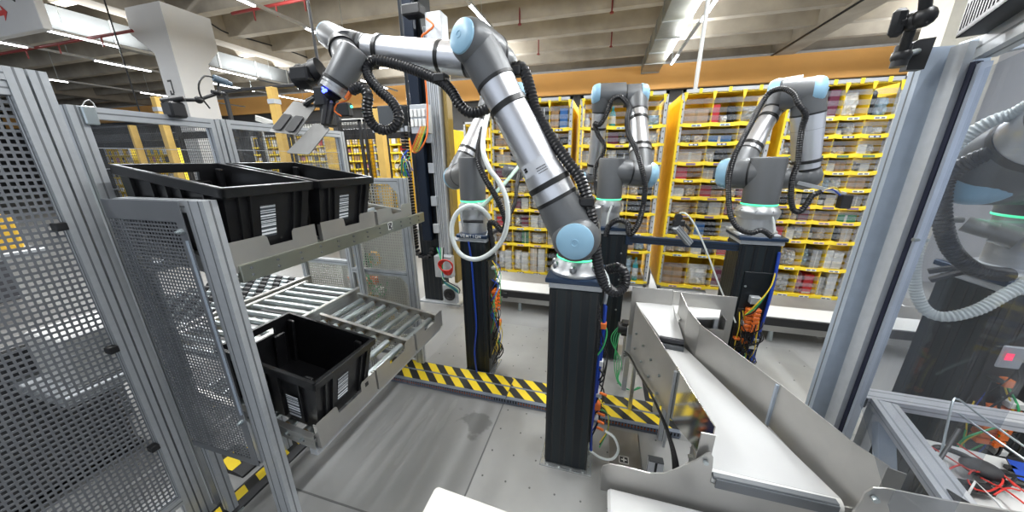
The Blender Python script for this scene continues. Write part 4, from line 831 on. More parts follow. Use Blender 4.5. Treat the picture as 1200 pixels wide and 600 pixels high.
# robot with white hose (rear left of it)
S2 = P(553, 200, Y=2.45); b2 = P(553, 234, Y=2.45)
U20, U21 = P(536, 207, Y=2.66), P(577, 112, Y=3.02); F20 = P(607, 112, Y=2.98)
R2, e2, _ = robot('robot arm with a looped white hose, on the pedestal behind the roller racks', (S2.x, S2.y), 1.265, b2.z, S2, U20, U21, F20, P(606, 200, Y=3.12), rj=.105, rt=.078, rf=.068, riser=True)
e2d = P(592, 200, Y=3.0); m_ = MB(); m_.sph(P(606, 203, Y=3.1), .075); m_.cyl(P(606, 203, Y=3.1), e2d, .072, .06, n=24); part('wrist_joint', m_, GREY, R2); part('joint_cap', capmesh(e2d, e2d-P(606, 203, Y=3.1), 0, .06), GREY, R2)
hose(R2, pp([(566, 150, 2.55), (561, 175, 2.4), (561, 192, 2.32), (570, 212, 2.3), (582, 232, 2.3), (590, 250, 2.3), (593, 262, 2.3), (588, 270, 2.32), (580, 262, 2.34), (574, 262, 2.36), (575, 275, 2.38), (578, 292, 2.42)]), .024)
hose(R2, pp([(612, 190, 2.9), (606, 215, 2.7), (604, 235, 2.6), (598, 250, 2.5), (590, 258, 2.4)]), .018)
part('white_hose', MB().sweep(crom(pp([(573, 128, 2.5), (568, 150, 2.38), (566, 175, 2.28), (573, 197, 2.22), (584, 212, 2.2), (593, 232, 2.18), (595, 258, 2.16), (588, 282, 2.16), (573, 298, 2.16), (556, 304, 2.16), (540, 298, 2.16), (531, 282, 2.16), (530, 262, 2.18), (538, 247, 2.2), (552, 241, 2.22), (566, 246, 2.24), (574, 256, 2.28)]), .02), .018, 12), CWHT, R2, 'looped smooth white hose')
part('clear_tube', MB().sweep(crom(pp([(608, 195, 2.6), (592, 214, 2.4), (575, 232, 2.3), (563, 243, 2.25)]), .02), .015, 10), mat('clear_green_tube', (.45, .62, .52), .3), R2, 'translucent green tube')
part('hose_clip', MB().cyl(b2-V((.04, .115, .16)), b2+V((.13, -.10, -.16)), .012, n=8), BLK, R2); part('white_plug', cable([b2+V((-.04, -.12, -.05)), b2+V((-.045, -.13, -.12)), b2+V((-.03, -.13, -.2))], .010), ALU, R2)
# middle rear robot
S3 = P(716, 200, Y=3.0); U30, U31, F30 = P(752, 204, Y=3.05), P(746, 112, Y=3.42), P(706, 111, Y=3.38)
R3, e3, _ = robot('robot arm folded into an arch behind the foreground robot, in front of the middle rack', (S3.x, S3.y), 1.265, P(718, 232, Y=3.0).z, S3, U30, U31, F30, P(694, 214, Y=3.55), rj=.108, rt=.085, rf=.072, riser=True, eln=(1, .12, 0))
q = P(693, 206, Y=3.55); m_ = MB(); m_.sph(q, .08); m_.cyl(q, q+V((.16, -.1, -.01)), .07, n=20); part('wrist_joint', m_, GREY, R3); part('joint_cap', capmesh(q, (-1, -.2, -.2), .07, .07), CAPB, R3)
hose(R3, pp([(754, 240, 2.9), (756, 218, 2.86), (752, 197, 2.84), (746, 176, 2.9), (737, 158, 3.0), (735, 140, 3.1), (737, 126, 3.2), (728, 114, 3.25), (718, 117, 3.27), (711, 133, 3.3), (703, 146, 3.3), (697, 145, 3.32), (701, 158, 3.34), (708, 170, 3.34), (705, 183, 3.34), (698, 196, 3.34), (698, 214, 3.3), (700, 228, 3.2)]), .023)
hose(R3, pp([(754, 240, 2.9), (748, 262, 2.82), (738, 275, 2.8), (735, 262, 2.8), (725, 258, 2.82), (714, 264, 2.84), (710, 276, 2.86)]), .025)
part('white_plug', cable(pp([(717, 241, 2.87), (713, 252, 2.86), (711, 264, 2.86)]), .009), CWHT, R3)
# robot by the enclosure post
S4 = P(897, 203, Y=2.90); U40, U41, F40 = P(862, 203, Y=3.0), P(918, 108, Y=3.30), P(948, 108, Y=3.10)
R4, e4, _ = robot('robot bent over its pedestal beside the enclosure post, hose draped around it', (S4.x, S4.y), 1.327, P(895, 238, Y=2.90).z, S4, U40, U41, F40, P(943, 212, Y=3.16), rj=.118, rt=.070, rf=.098, riser=True, eln=(-1, .45, -.05), re=.105, rs=1.22)
q = P(944, 207, Y=3.16); m_ = MB(); m_.sph(q, .105); m_.cyl(q, q+V((-.18, .0, -.02)), .085, n=20); part('wrist_joint', m_, GREY, R4)
KY = lambda y: 2.90+(y-3.37)*.75
hose(R4, pp([(a_, b_, KY(c_)) for a_, b_, c_ in [(905, 278, 3.0), (893, 270, 3.0), (880, 273, 3.0), (866, 268, 3.02), (857, 255, 3.05), (854, 235, 3.1), (854, 210, 3.15), (860, 185, 3.2), (868, 168, 3.25), (880, 145, 3.36), (892, 122, 3.5), (903, 108, 3.5), (918, 104, 3.4), (930, 110, 3.3), (936, 122, 3.25), (944, 134, 3.25), (940, 150, 3.3), (937, 170, 3.3), (935, 190, 3.3), (929, 208, 3.3), (927, 230, 3.3), (930, 246, 3.3), (938, 248, 3.3), (946, 238, 3.3), (952, 229, 3.3), (962, 225, 3.3)]]), .020)
q0_, q1_ = P(962, 225, Y=2.85), P(985, 229, Y=2.85); part('cable', cable([q0_, q0_.lerp(q1_, .5)+V((0, 0, .03)), q1_], .005, 6), CBLU, R4); part('cable', cable([q0_, q0_.lerp(q1_, .6)+V((0, 0, .045)), q1_+V((0, 0, .02))], .004, 6), CYEL, R4)
q = P(989, 236, Y=2.85); part('tool_box', MB().bbox(q+V((-.03, -.03, -.05)), q+V((.035, .03, .05)), .006), BLK, R4, 'small black tool head'); part('tool_arm', MB().bar(P(935, 214, Y=3.0), q+V((0, 0, .05)), .025, .025), ALU, R4)
part('white_plug', cable(pp([(903, 249, 2.78), (906, 258, 2.77), (908, 272, 2.76)]), .009), CWHT, R4)
# ================================================================ TALL LINEAR AXIS
mx0, mx1, my = -2.33, -2.06, 3.66
t = thing('linear_axis', (-2.2, 3.8, 0), 'tall black and silver linear axis column rising behind the roller racks', 'linear axis')
m_ = MB(); m_.bbox((mx0, my, .02), (mx1, my+.24, 3.9), .006)
for g in (.15, .35, .6, .85): x = mx0+(mx1-mx0)*g; m_.box((x-.006, my-.002, .03), (x+.006, my+.001, 3.88), 1)
part('column', m_, [BLKM, BLK], t); part('base_plate', MB().bbox((mx0-.06, my-.06, 0), (mx1+.3, my+.3, .02), .003), ALU, t)
m_ = MB(); m_.bbox((mx1-.16, my-.10, .9), (mx1-.04, my-.02, 3.85), .006); part('slide', m_, mat('slide_dark', (.006, .012, .025), .35, .4), t)
m_ = MB(); x = mx1+.03
for k in range(3): m_.bbox((x+.05*k, my-.03, .62), (x+.05*k+.044, my+.10, 3.3), .005); m_.box((x+.05*k+.017, my-.032, .63), (x+.05*k+.026, my-.028, 3.29), 1)
part('rail_profile', m_, [ALU, ALUD], t, 'silver grooved profile')
m_ = MB()
for z in (1.35, 1.75, 2.1, 1.0): m_.bbox((x-.05, my-.06, z), (x+.03, my-.02, z+.12), .004)
part('bracket', m_, ALU, t)
part('yellow_side', MB().bbox((x+.17, my+.02, .3), (x+.215, my+.16, 3.3), .004), mat('ochre_steel', (.25, .17, .04), .5), t)
m_ = MB(); ca = V((mx0-.03, my-.04, .95))
for k in range(44): z = .78+k*.037; m_.bbox((mx0-.09, my-.06, z), (mx0-.03, my+.02, z+.028), .003)
for k in range(9): a = pi*k/8; q = V((mx0-.06+.13-.13*cos(a), my-.02, .78-.13*sin(a)-.0)); m_.bbox(q-V((.03, .04, .016)), q+V((.03, .04, .016)), .003)
part('cable_chain', m_, BLK, t, 'black cable chain')
part('motor', MB().bbox(P(474, 6, Y=3.45)+V((0, -.08, -.02)), P(498, 40, Y=3.45)+V((0, .06, .16)), .012), BLK, t, 'black servo motor')
q = P(510, 32, Y=3.5); part('motor_bracket', MB().bbox(q-V((.08, .06, .14)), q+V((.10, .1, .12)), .006), ALU, t)
part('orange_cable', cable(pp([(500, 22, 3.35), (508, 30, 3.3), (500, 38, 3.3), (494, 46, 3.32), (497, 80, 3.4), (500, 110, 3.42), (501, 140, 3.42), (500, 160, 3.4), (492, 175, 3.4), (484, 178, 3.42), (480, 165, 3.45)]), .010), CORG, t, 'orange cable')
q = P(490, 140, Y=3.45); m_ = MB().bbox(q-V((.08, .03, .15)), q+V((.14, .06, .15)), .004); part('valve_plate', m_, ALU, t)
m_ = MB()
for k in range(4):
    for j in range(2): r = q+V((-.07+.05*k, -.05, -.08+.10*j)); m_.bbox(r, r+V((.035, .03, .08)), .004)
part('valve', m_, WHTP, t)
q = P(465, 137, Y=3.5); part('servo_drive', MB().bbox(q-V((.22, .05, .12)), q+V((.10, .08, .12)), .008), mat('dark_drive', (.05, .055, .06), .4), t, 'dark servo drive')
m_ = MB(); q = P(455, 152, Y=3.5)
for k in range(9): m_.bbox(q+V((-.2+.055*k, -.03, -.03)), q+V((-.2+.055*k+.04, .03, .03)), .004)
part('terminal_row', m_, ALU, t)
for k in range(14):
    a = P(random.randint(468, 482), random.randint(176, 190), Y=3.5); b_ = P(random.randint(470, 484), random.randint(195, 212), Y=3.5)
    part('cable', cable([a, a.lerp(b_, .5)+V((random.uniform(-.07, .07), -.05, .04)), b_], .006), random.choice([CGRN, CBLU, CYEL, WHTP, CBLK, WHTP]), t)
for k in range(8):
    part('cable', cable(pp([(481+k, 178, 3.4), (488+k*.5, 160+k*2, 3.38), (493+k, 148, 3.4)]), .0032), random.choice([CGRN, CYEL, CORG]), t)
q = P(527, 345, Y=3.5); m_ = MB().bbox(q-V((.10, .0, .13)), q+V((.10, .06, .13)), .006); part('fan_housing', m_, ALU, t); part('fan', MB().lathe(q, (0, -1, 0), [(0, .08), (.012, .085), (.018, .06), (.01, .055), (.01, .02), (.025, .02)], 24), BLK, t)
m_ = MB(); q = P(524, 314, Y=3.4)
for k in range(5): m_.sweep([q+V(((.075+.006*k)*cos(a*pi/10), -.01*k, (.095-.006*k)*sin(a*pi/10)+.012*k)) for a in range(21)], .007, 6)
part('red_coil', m_, CRED, t, 'coil of red cable')
for k in range(5): part('cable', cable(pp([(512+k*2, 290, 3.45), (518, 310+4*k, 3.4), (520+k, 330, 3.4), (530+k*2, 338, 3.42), (538, 344, 3.45)]), .007), [CGRN, CBLU, CGRN, CWHT, CBLK][k], t)
part('control_box', MB().bbox(P(512, 306, Y=3.5)-V((.04, .0, .22)), P(520, 306, Y=3.5)+V((.10, .1, .06)), .004), ALU, t)
# ================================================================ BENCH UNDER THE RACKS
def bench(x0, x1, label):
    t = thing('pod_bench', ((x0+x1)/2, 3.9, 0), label, 'bench', 'steel benches under the storage racks')
    part('back_panel', MB().prism([(x0, 4.18, .34), (x0, 4.19, .34), (x0, 3.90, .235), (x0, 3.89, .235)], (x1-x0, 0, 0)), STEELW, t)
    part('tray', MB().bbox((x0, 3.62, .300), (x1, 3.92, .312), .003), WHTP, t, 'white tray')
    m_ = MB()
    part('black_front', MB().bbox((x0, 3.60, .215), (x1, 3.63, .305), .003), BLK, t, 'black front board')
    part('steel_rail', MB().bbox((x0, 3.66, .12), (x1, 3.70, .215), .004), STEELW, t)
    part('lower_beam', MB().bbox((x0+.2, 3.80, .09), (x1-.1, 3.88, .16), .01), RUB, t)
    x = x0+.35
    while x < x1-.1:
        part('clamp', MB().bbox((x, 3.585, .20), (x+.06, 3.61, .275), .004), BLK, t); part('foot', MB().cyl((x+.2, 3.7, 0), (x+.2, 3.7, .13), .03, .02, 12), ZINC, t); x += .72
    return t
bench(-1.5, .30, 'long steel bench with white tray under the racks behind the foreground robot')
bench(1.30, 4.0, 'long steel bench with white tray under the racks beside the enclosure post')
# ================================================================ STORAGE RACKS WITH FABRIC BINS
PY = 4.25; KS = PY/4.0
ZS = lambda z: CH+(z-CH)*KS
RZ = [[ZS(z) for z in r] for r in ([2.58, 2.24, 2.05, 1.85, 1.67, 1.48, 1.28, 1.04, .82, .43], [2.585, 2.256, 2.093, 1.917, 1.754, 1.586, 1.415, 1.256, 1.049, .75, .44])]
ORD = ['top', 'second', 'third', 'fourth', 'fifth', 'sixth', 'seventh', 'eighth', 'ninth', 'tenth', 'eleventh']
CORD = ['first', 'second', 'third', 'fourth', 'fifth']
LABM = [mat('tag_'+n, c, .5) for n, c in (('pink', (.75, .5, .5)), ('white', (.8, .8, .78)), ('navy', (.05, .07, .2)), ('green', (.08, .25, .12)), ('pale_blue', (.55, .68, .8)), ('purple', (.3, .15, .35)))]
ITEM = {}
def itemmesh(kind, w, d, h, m):
    key = (kind, m.name)
    if key not in ITEM:
        b = MB()
        if kind in ('cardboard_box', 'carton', 'gift_box'): b.bbox((-.5, -.5, 0), (.5, .5, 1), .012); b.box((-.06, -.502, .02), (.06, -.498, .98), 1)
        elif kind == 'book': b.bbox((-.5, -.5, 0), (.5, .5, 1), .02); b.box((-.46, -.51, .04), (.46, -.5, .12), 1)
        elif kind == 'bottle': b.lathe((0, 0, 0), (0, 0, 1), [(0, .44), (.03, .5), (.6, .5), (.75, .35), (.8, .2), (1, .2)], 16, 0); b.lathe((0, 0, .2), (0, 0, 1), [(0, .505), (.35, .505)], 16, 1, False, False)
        else:   # soft bag
            vs = []; nx_, nz_ = 9, 8; rr = random.Random(len(ITEM)+3)
            for s in (-1, 1):
                for i in range(nx_+1):
                    for j in range(nz_+1):
                        u, v = i/nx_*2-1, j/nz_*2-1; e = max(0, (1-u**4)*(1-v**4))**.5
                        vs.append(V((u*.5, s*.5*e*(.75+.4*rr.random()), .5+v*.5+(.04*rr.random() if 0 < j < nz_ else 0))))
            Q = (nx_+1)*(nz_+1); fs = []
            for s in (0, 1):
                for i in range(nx_):
                    for j in range(nz_):
                        a = s*Q+i*(nz_+1)+j; f = (a, a+nz_+1, a+nz_+2, a+1); fs.append(f if s == 0 else f[::-1])
            b.add(vs, fs, 0, False)
        me = _mesh(kind, b, [m, mat('tape_brown', (.30, .20, .10), .5) if kind == 'cardboard_box' else WHTP], (0, 0, 0)); ITEM[key] = me
    return ITEM[key]
COLS = {'white': (.74, .74, .73), 'brown': (.42, .26, .13), 'grey': (.38, .38, .38), 'red': (.55, .03, .04), 'black': (.02, .02, .02), 'blue': (.04, .16, .45), 'teal': (.03, .30, .34), 'pink': (.55, .25, .30), 'cream': (.62, .53, .43), 'green': (.05, .25, .13), 'maroon': (.15, .02, .05), 'pale blue': (.30, .42, .52)}
KINDS_ = [('cardboard_box', 'brown', 'box'), ('carton', 'white', 'box'), ('carton', 'cream', 'box'), ('poly_bag', 'white', 'bag'), ('poly_bag', 'grey', 'bag'), ('poly_bag', 'pale blue', 'bag'), ('carton', 'black', 'box'), ('book', 'white', 'book'), ('book', 'blue', 'book'), ('bottle', 'teal', 'bottle'), ('book', 'red', 'book'), ('poly_bag', 'pink', 'bag'), ('poly_bag', 'black', 'bag'), ('carton', 'grey', 'box'), ('book', 'maroon', 'book'), ('bottle', 'black', 'bottle'), ('carton', 'green', 'box'), ('poly_bag', 'cream', 'bag')]
WT = [8, 9, 7, 11, 6, 4, 5, 3, 3, 2, 2, 3, 3, 5, 1, 2, 1, 4]
def item(kind, colr, cat, x, y, z, w, d, h, label, grp, rz=0):
    o = bpy.data.objects.new(kind, itemmesh(kind, w, d, h, mat('goods_'+colr.replace(' ', '_'), COLS[colr], .42, 0, .12, 5))); COL.objects.link(o)
    o.location = (x, y, z); o.scale = (w, d, h); o.rotation_euler = (0, 0, rz); o['label'] = label; o['category'] = cat; o['group'] = grp
def pod(x0, x1, y0, rows, ncol, label, where, seed, depth=.9, detail=True, fill=2, special=None):
    rnd = random.Random(seed); zt, zb = rows[0], rows[-1]; y1 = y0+depth
    t = thing('storage_rack', ((x0+x1)/2, y0+depth/2, 0), label, 'storage rack', 'storage racks of yellow fabric bins')
    m_ = MB()
    for x in (x0, x1-.035):
        for y in (y0, y1-.04): m_.box((x, y, 0), (x+.035, y+.04, zt)); 
        z = zb+.05
        while z < zt-.04: m_.box((x+.012, y0-.001, z), (x+.022, y0+.002, z+.018), 1); z += .075
    m_.box((x0, y0, zt-.035), (x1, y0+.035, zt)); m_.box((x0, y1-.035, zt-.035), (x1, y1, zt)); m_.box((x0, y0, zb-.07), (x1, y1, zb-.04))
    part('frame', m_, [mat('pod_frame_grey', (.48, .49, .5), .5, .3), BLK], t)
    # fabric: back, sides, floors, dividers
    m_ = MB(); bd = .42; xi0, xi1 = x0+.036, x1-.036; cw = (xi1-xi0)/ncol
    m_.box((xi0, y0+bd, zb-.03), (xi1, y0+bd+.01, zt-.05)); m_.box((x0-.006, y0+.045, zb-.03), (x0-.001, y1-.045, zt-.04)); m_.box((x1+.001, y0+.045, zb-.03), (x1+.006, y1-.045, zt-.04)); m_.box((xi0, y0+.01, zt-.05), (xi1, y0+bd, zt-.044))
    m_.box((x0-.01, y0-.004, zb), (x0+.012, y0+.05, zt-.1)) if detail else None
    part('fabric_shell', m_, YEL, t, 'yellow fabric')
    m_ = MB()
    for r in range(len(rows)-1):
        z = rows[r+1]
        m_.box((xi0, y0+.0, z-.012), (xi1, y0+bd, z-.006))
    part('bin_floors', m_, YEL, t)
    m_ = MB(); off = 0
    for c in range(1, ncol): x = xi0+cw*c; part('bin_divider', MB().box((x-.004, y0+.0, rows[-1]-.01), (x+.004, y0+bd, rows[0]-.05)), YEL, t)
    for r in range(len(rows)-1):
        z = rows[r+1]; m_ = MB(); vs = []; K = 6
        for c in range(ncol):
            for i in range(K+1):
                u = i/K; sag = .010*sin(pi*u)
                xx = xi0+cw*(c+u)
                vs.append([(xx, y0-.012, z+.018-sag), (xx, y0-.014, z-.022-sag), (xx, y0-.004, z-.022-sag), (xx, y0-.002, z+.018-sag)])
        n_ = len(vs); fl = [p for q in vs for p in q]; fs = []
        for i in range(n_-1):
            for k in range(4): a, b_ = i*4+k, i*4+(k+1) % 4; fs.append((a, b_, b_+4, a+4))
        m_.add(fl, fs); m_.box((x0-.004, y0-.006, z-.018), (x0+.04, y0-.001, z+.010)); m_.box((x1-.04, y0-.006, z-.018), (x1+.004, y0-.001, z+.010)); part('bin_lip', m_, YELD, t)
        if detail:
            tm = LABM[rnd.randrange(6)]
            for c in range(ncol):
                m_ = MB(); xc = xi0+cw*(c+.5); m_.box((xc-.048, y0-.018, z-.024), (xc+.048, y0-.0155, z-.002)); m_.box((xc-.04, y0-.0188, z-.020), (xc-.008, y0-.018, z-.007), 1); m_.box((xc+.008, y0-.0188, z-.020), (xc+.036, y0-.018, z-.007), 1)
                part('bin_tag', m_, [tm, LABM[1] if tm.name == 'tag_navy' else mat('tag_print', (.2, .2, .22), .5)], t, 'small printed tag')
            H = rows[r]-rows[r+1]; m_ = MB()
            for f in ((.18, .42), (.5, .72)) if H < .25 else ((.10, .24), (.32, .46), (.58, .72)):
                m_.box((xi0, y0-.004, z+H*f[0]), (xi1, y0-.003, z+H*f[1]))
            part('clear_straps', m_, STRAP, t, 'clear plastic straps')
    if detail:
        for c in range(ncol): xc = xi0+cw*(c+.5); part('fabric_tie', MB().box((xc-.015, y0-.006, zt-.045), (xc+.015, y0-.001, zt+.004)), YELD, t)
        for c in range(ncol+1): xc = xi0+cw*c; part('fabric_tie', MB().prism([(xc-.02, y0-.004, zt-.03), (xc+.02, y0-.004, zt-.03), (xc+.006, y0-.004, zt-.12), (xc-.006, y0-.004, zt-.12)], (0, .003, 0)), YELD, t)
    grp = 'goods in the bins of '+where
    for r in range(len(rows)-1):
        H = rows[r]-rows[r+1]-.03
        for c in range(ncol):
            xa = xi0+cw*c+.01; ww = cw-.02; z = rows[r+1]-.005; k = rnd.choice([1, 2, 2]) if fill > 1 else 1; x = xa; used = set()
            sp = (special or {}).get((r, c))
            lst = sp if sp else []
            if not lst:
                while len(lst) < max(1, k):
                    q = rnd.choices(KINDS_, WT)[0]
                    if q[:2] in used: continue
                    used.add(q[:2]); lst.append((*q, rnd.uniform(.6, .95)))
            for (kd, cl, ct, hf) in lst:
                w = ww/len(lst)*rnd.uniform(.82, .98)
                if kd == 'bottle': w = min(w, .075)
                if kd == 'book' and not sp: w = min(w, .12)
                d = rnd.uniform(.10, .25) if kd != 'bottle' else w; y = y0+.03+rnd.uniform(0, .04)+d/2
                nmk = kd.replace('_', ' ') if not kd.startswith('cardboard') else 'cardboard box'
                item(kd, cl, ct, x+w/2, y, z, w, d, min(H*.93, H*hf), '%s %s, %s row, %s bin, %s' % (cl, nmk, ORD[r], CORD[c], where), grp, 0)
                x += ww/len(lst)
    return t
A_ = lambda px: P(px, 105, Y=PY).x
sp3 = {(0, 0): [('cardboard_box', 'brown', 'box', .48)], (0, 1): [('book', 'red', 'book', .62), ('poly_bag', 'white', 'bag', .3), ('poly_bag', 'black', 'bag', .6)], (0, 2): [('poly_bag', 'grey', 'bag', .55)], (1, 1): [('carton', 'blue', 'box', .5)], (4, 1): [('book', 'red', 'book', .8), ('cardboard_box', 'brown', 'box', .5)]}
sp2 = {(0, 0): [('bottle', 'white', 'bottle', .5), ('book', 'maroon', 'book', .6)], (0, 2): [('book', 'white', 'book', .72), ('poly_bag', 'pale blue', 'bag', .4)]}
pod(A_(801), A_(915), PY, RZ[0], 3, 'yellow fabric bin rack behind the dark cross beam, red book in its top row', 'rack behind the cross beam', 5, special=sp3)
pod(A_(681), A_(785), PY, RZ[0], 3, 'yellow fabric bin rack directly behind the arched robot arm', 'rack behind the arched robot', 6, special=sp2)
pod(A_(574), A_(672), PY, RZ[0], 4, 'yellow fabric bin rack behind the foreground robot arm and looped hose', 'rack behind the foreground upper arm', 7)
pod(A_(928), A_(1062), PY, RZ[1], 4, 'yellow fabric bin rack next to the enclosure post', 'rack next to the enclosure post', 8)
# second line of racks seen in the gaps and to the left behind the guards
def farpod(px, y, label, where, seed, wd=1.0, nc=4):
    x = P(px, 190, Y=y).x; rows = [2.62, 2.3, 2.1, 1.9, 1.7, 1.5, 1.3, 1.1, .85, .45]
    pod(x, x+wd, y, rows, nc, label, where, seed, detail=False, fill=1)
WHF = ['far rack under the hose loop', 'far rack at the yellow post', 'far rack behind the paddle', 'far rack by the white pillar', 'far rack beside the linear axis', 'far rack behind the hose robot']
for i, (px, y, lb) in enumerate(((396, 7.4, 'distant yellow rack seen under the gripper hose loop'), (440, 7.4, 'distant yellow rack behind the yellow square post by the linear axis'), (350, 7.4, 'distant yellow rack behind the lower paddle plate'), (300, 7.4, 'distant yellow rack between the white pillar and the gripper plates'), (483, 7.0, 'distant yellow rack just left of the robot with the white hose'), (545, 6.3, 'distant yellow rack behind the robot with the white hose'))):
    farpod(px, y, lb, WHF[i], 30+i)
for i, (px, y, lb) in enumerate(((118, 9.0, 'distant yellow rack seen through the window guard near its left post'), (160, 9.0, 'distant yellow rack seen through the window guard left of the yellow post'))):
    x = P(px, 165, Y=y).x; pod(x, x+1.6, y, [2.5, 2.2, 1.9, 1.6, 1.3, 1.0, .7, .4], 4, lb, ('far rack at the window edge', 'far rack inside the window')[i], 50+i, detail=False, fill=1)
# ================================================================ CHUTE AND BELTS
def flat(mb, poly, z0, z1, m=0): return mb.prism([(x, y, z0) for x, y in poly], (0, 0, z1-z0), m)
BZ = .70; pz = lambda px, py, z=BZ: tuple(P(px, py, Z=z)[:2])
fl_, fr_, nr_, nl_ = (.34, 2.12), pz(799, 404), pz(985, 584), pz(832, 548)
t = thing('belt_conveyor', (.65, 1.6, 0), 'long white belt widening toward the front between the tall steel side walls', 'belt conveyor')
part('belt', flat(MB(), [fl_, fr_, nr_, nl_][::-1], .675, BZ), WHT, t, 'white belt')
m_ = MB(); m_.cyl((nl_[0], nl_[1]-.005, .672), (nr_[0], nr_[1]-.005, .672), .028, n=16); part('front_roller', m_, WHTP, t)
m_ = MB(); m_.bbox((nl_[0]+.0, nl_[1]-.045, .690), (nr_[0]-.02, nl_[1]-.02, .706), .003); m_.bbox((nl_[0]+.01, nl_[1]-.05, .655), (nr_[0]-.02, nl_[1]-.042, .70), .002); part('scraper_edge', m_, mat('scraper_grey', (.12, .13, .14), .45), t, 'dark grey scraper strip')
part('under_frame', flat(MB(), [(.44, 2.05), (.56, 2.05), (.80, 1.30), (.58, 1.30)][::-1], .60, .67), STEELW, t)
for x, y in ((.76, 1.36), (.52, 2.0)): m_ = MB(); profile(m_, (x, y, 0), (x, y, .56), .05, .05, (0, 1, 0)); part('leg', m_, [ALU, ALUD], t)
# left wall
def wallpl(name, label, pts_xy, tops, bots, th=.004, mm=STEELW, cat='side wall', extra=None):
    """vertical sheet following pts_xy, with its own top and bottom heights"""
    t = thing(name, (pts_xy[0][0], pts_xy[0][1], 0), label, cat); m_ = MB()
    for i in range(len(pts_xy)-1):
        (xa, ya), (xb, yb) = pts_xy[i], pts_xy[i+1]; d = V((xb-xa, yb-ya, 0)).normalized(); n_ = V((-d.y, d.x, 0))*th
        p = [V((xa, ya, bots[i])), V((xb, yb, bots[i+1])), V((xb, yb, bots[i+1]))+n_, V((xa, ya, bots[i]))+n_]
        q = [V((xa, ya, tops[i])), V((xb, yb, tops[i+1])), V((xb, yb, tops[i+1]))+n_, V((xa, ya, tops[i]))+n_]
        m_.hexa(p+q)
    part('sheet', m_, mm, t); return t
LW = lambda y: .305+(2.13-y)*.187
def zat(x, y, py):     # height above the spot (x, y) seen at photo row py
    lo, hi = 0., 1.8
    for _ in range(40):
        mid = (lo+hi)/2; v = V((x, y, mid))-CP; r_ = 300-F_PX*v.dot(CU)/v.dot(CW)
        if r_ > py: lo = mid
        else: hi = mid
    return lo
wy_ = (2.26, 2.10, 1.54); wp = [(LW(y), y, z) for y, z in zip(wy_, (zat(LW(2.26), 2.26, 354), .90, .90))]
t = wallpl('chute_wall', 'tall steel side wall of the white belt, on the pedestal side', [w_[:2] for w_ in wp], [w_[2] for w_ in wp], [zat(wp[0][0], wp[0][1], 424), zat(wp[1][0], wp[1][1], 432), zat(wp[2][0], wp[2][1], 487)])
m_ = MB()
for y in (2.15, 2.0, 1.85, 1.7):
    for z in (.60, .72): x = LW(y)-.002; m_.cyl((x-.012, y, z), (x, y, z), .008, n=6)
part('bolt', m_, ZINC, t)
for y in (2.18,): part('bracket_leg', MB().bbox((LW(y)+.005, y-.02, 0), (LW(y)+.03, y+.02, .60), .003), STEEL, t)
mir = [(LW(1.540), 1.540), (LW(1.30), 1.30), (LW(1.175), 1.175)]
t = wallpl('polished_guard', 'mirror polished guard sheet at the front of the chute wall reflecting the hazard tape', mir, [wp[2][2], zat(*mir[1], 472), zat(*mir[2], 500)], [zat(*mir[0], 488), zat(*mir[1], 520), zat(*mir[2], 545)], .005, MIRR, 'guard sheet')
y_ = 1.16; m_ = MB(); m_.box((LW(y_)-.05, y_-.005, .66), (LW(y_)+.0, y_+.001, .87)); part('end_flange', m_, STEELW, t, 'bent steel end flange')
m_ = MB(); m_.box((LW(1.53)-.012, 1.52, .40), (LW(1.53)+.0, 1.535, .88)); part('seam_strip', m_, ALU, t)
m_ = MB(); m_.bbox((LW(1.25)-.012, 1.21, .52), (LW(1.25)-.004, 1.29, .68), .003)
for z in (.55, .60, .65): m_.cyl((LW(1.25)-.03, 1.25, z), (LW(1.25), 1.25, z), .008, n=6)
part('hinge_plate', m_, STEEL, t)
mb = MB()
for k in range(3): cable([(LW(2.3)-.02, 2.35, .40+.02*k), (LW(2.2)-.02, 2.2, .50), (LW(2.0)-.02, 2.0, .52), (LW(1.7)-.02, 1.7, .56), (LW(1.45)-.02, 1.45, .55-.01*k), (LW(1.3)-.02-.012*k, 1.3, .45), (LW(1.2)-.02-.015*k, 1.22, .1), (LW(1.2)-.015*k, 1.2, .01)], .007, 6, mb)
single('cable_bundle', mb, CBLK, 'bundle of black cables running down along the chute wall', 'cable')
t = thing('green_cables', (.22, 2.6, 0), 'green cables hanging behind the chute wall down to the floor', 'cable')
for k in range(4): part('cable', cable([(.26, 2.75, .5), (.22-.02*k, 2.68, .35), (.20+.02*k, 2.60, .18), (.24, 2.5, .03+.01*k), (.34, 2.44, .02), (.40+.01*k, 2.46, .05)], .0035), CGRN, t)
t = thing('drive_motor', (.2, 2.9, 0), 'small black drive motor between the rear pedestal and the chute', 'motor'); q = P(735, 385, Y=2.75)
part('motor_body', MB().cyl(q-V((.08, 0, 0)), q+V((.08, 0, 0)), .055, n=18).bbox(q+V((-.05, -.04, -.06)), q+V((.02, .04, .07)), .005), BLK, t); part('stand', MB().bbox((q.x-.02, q.y-.03, 0), (q.x+.02, q.y+.03, q.z-.05), .003), STEEL, t)
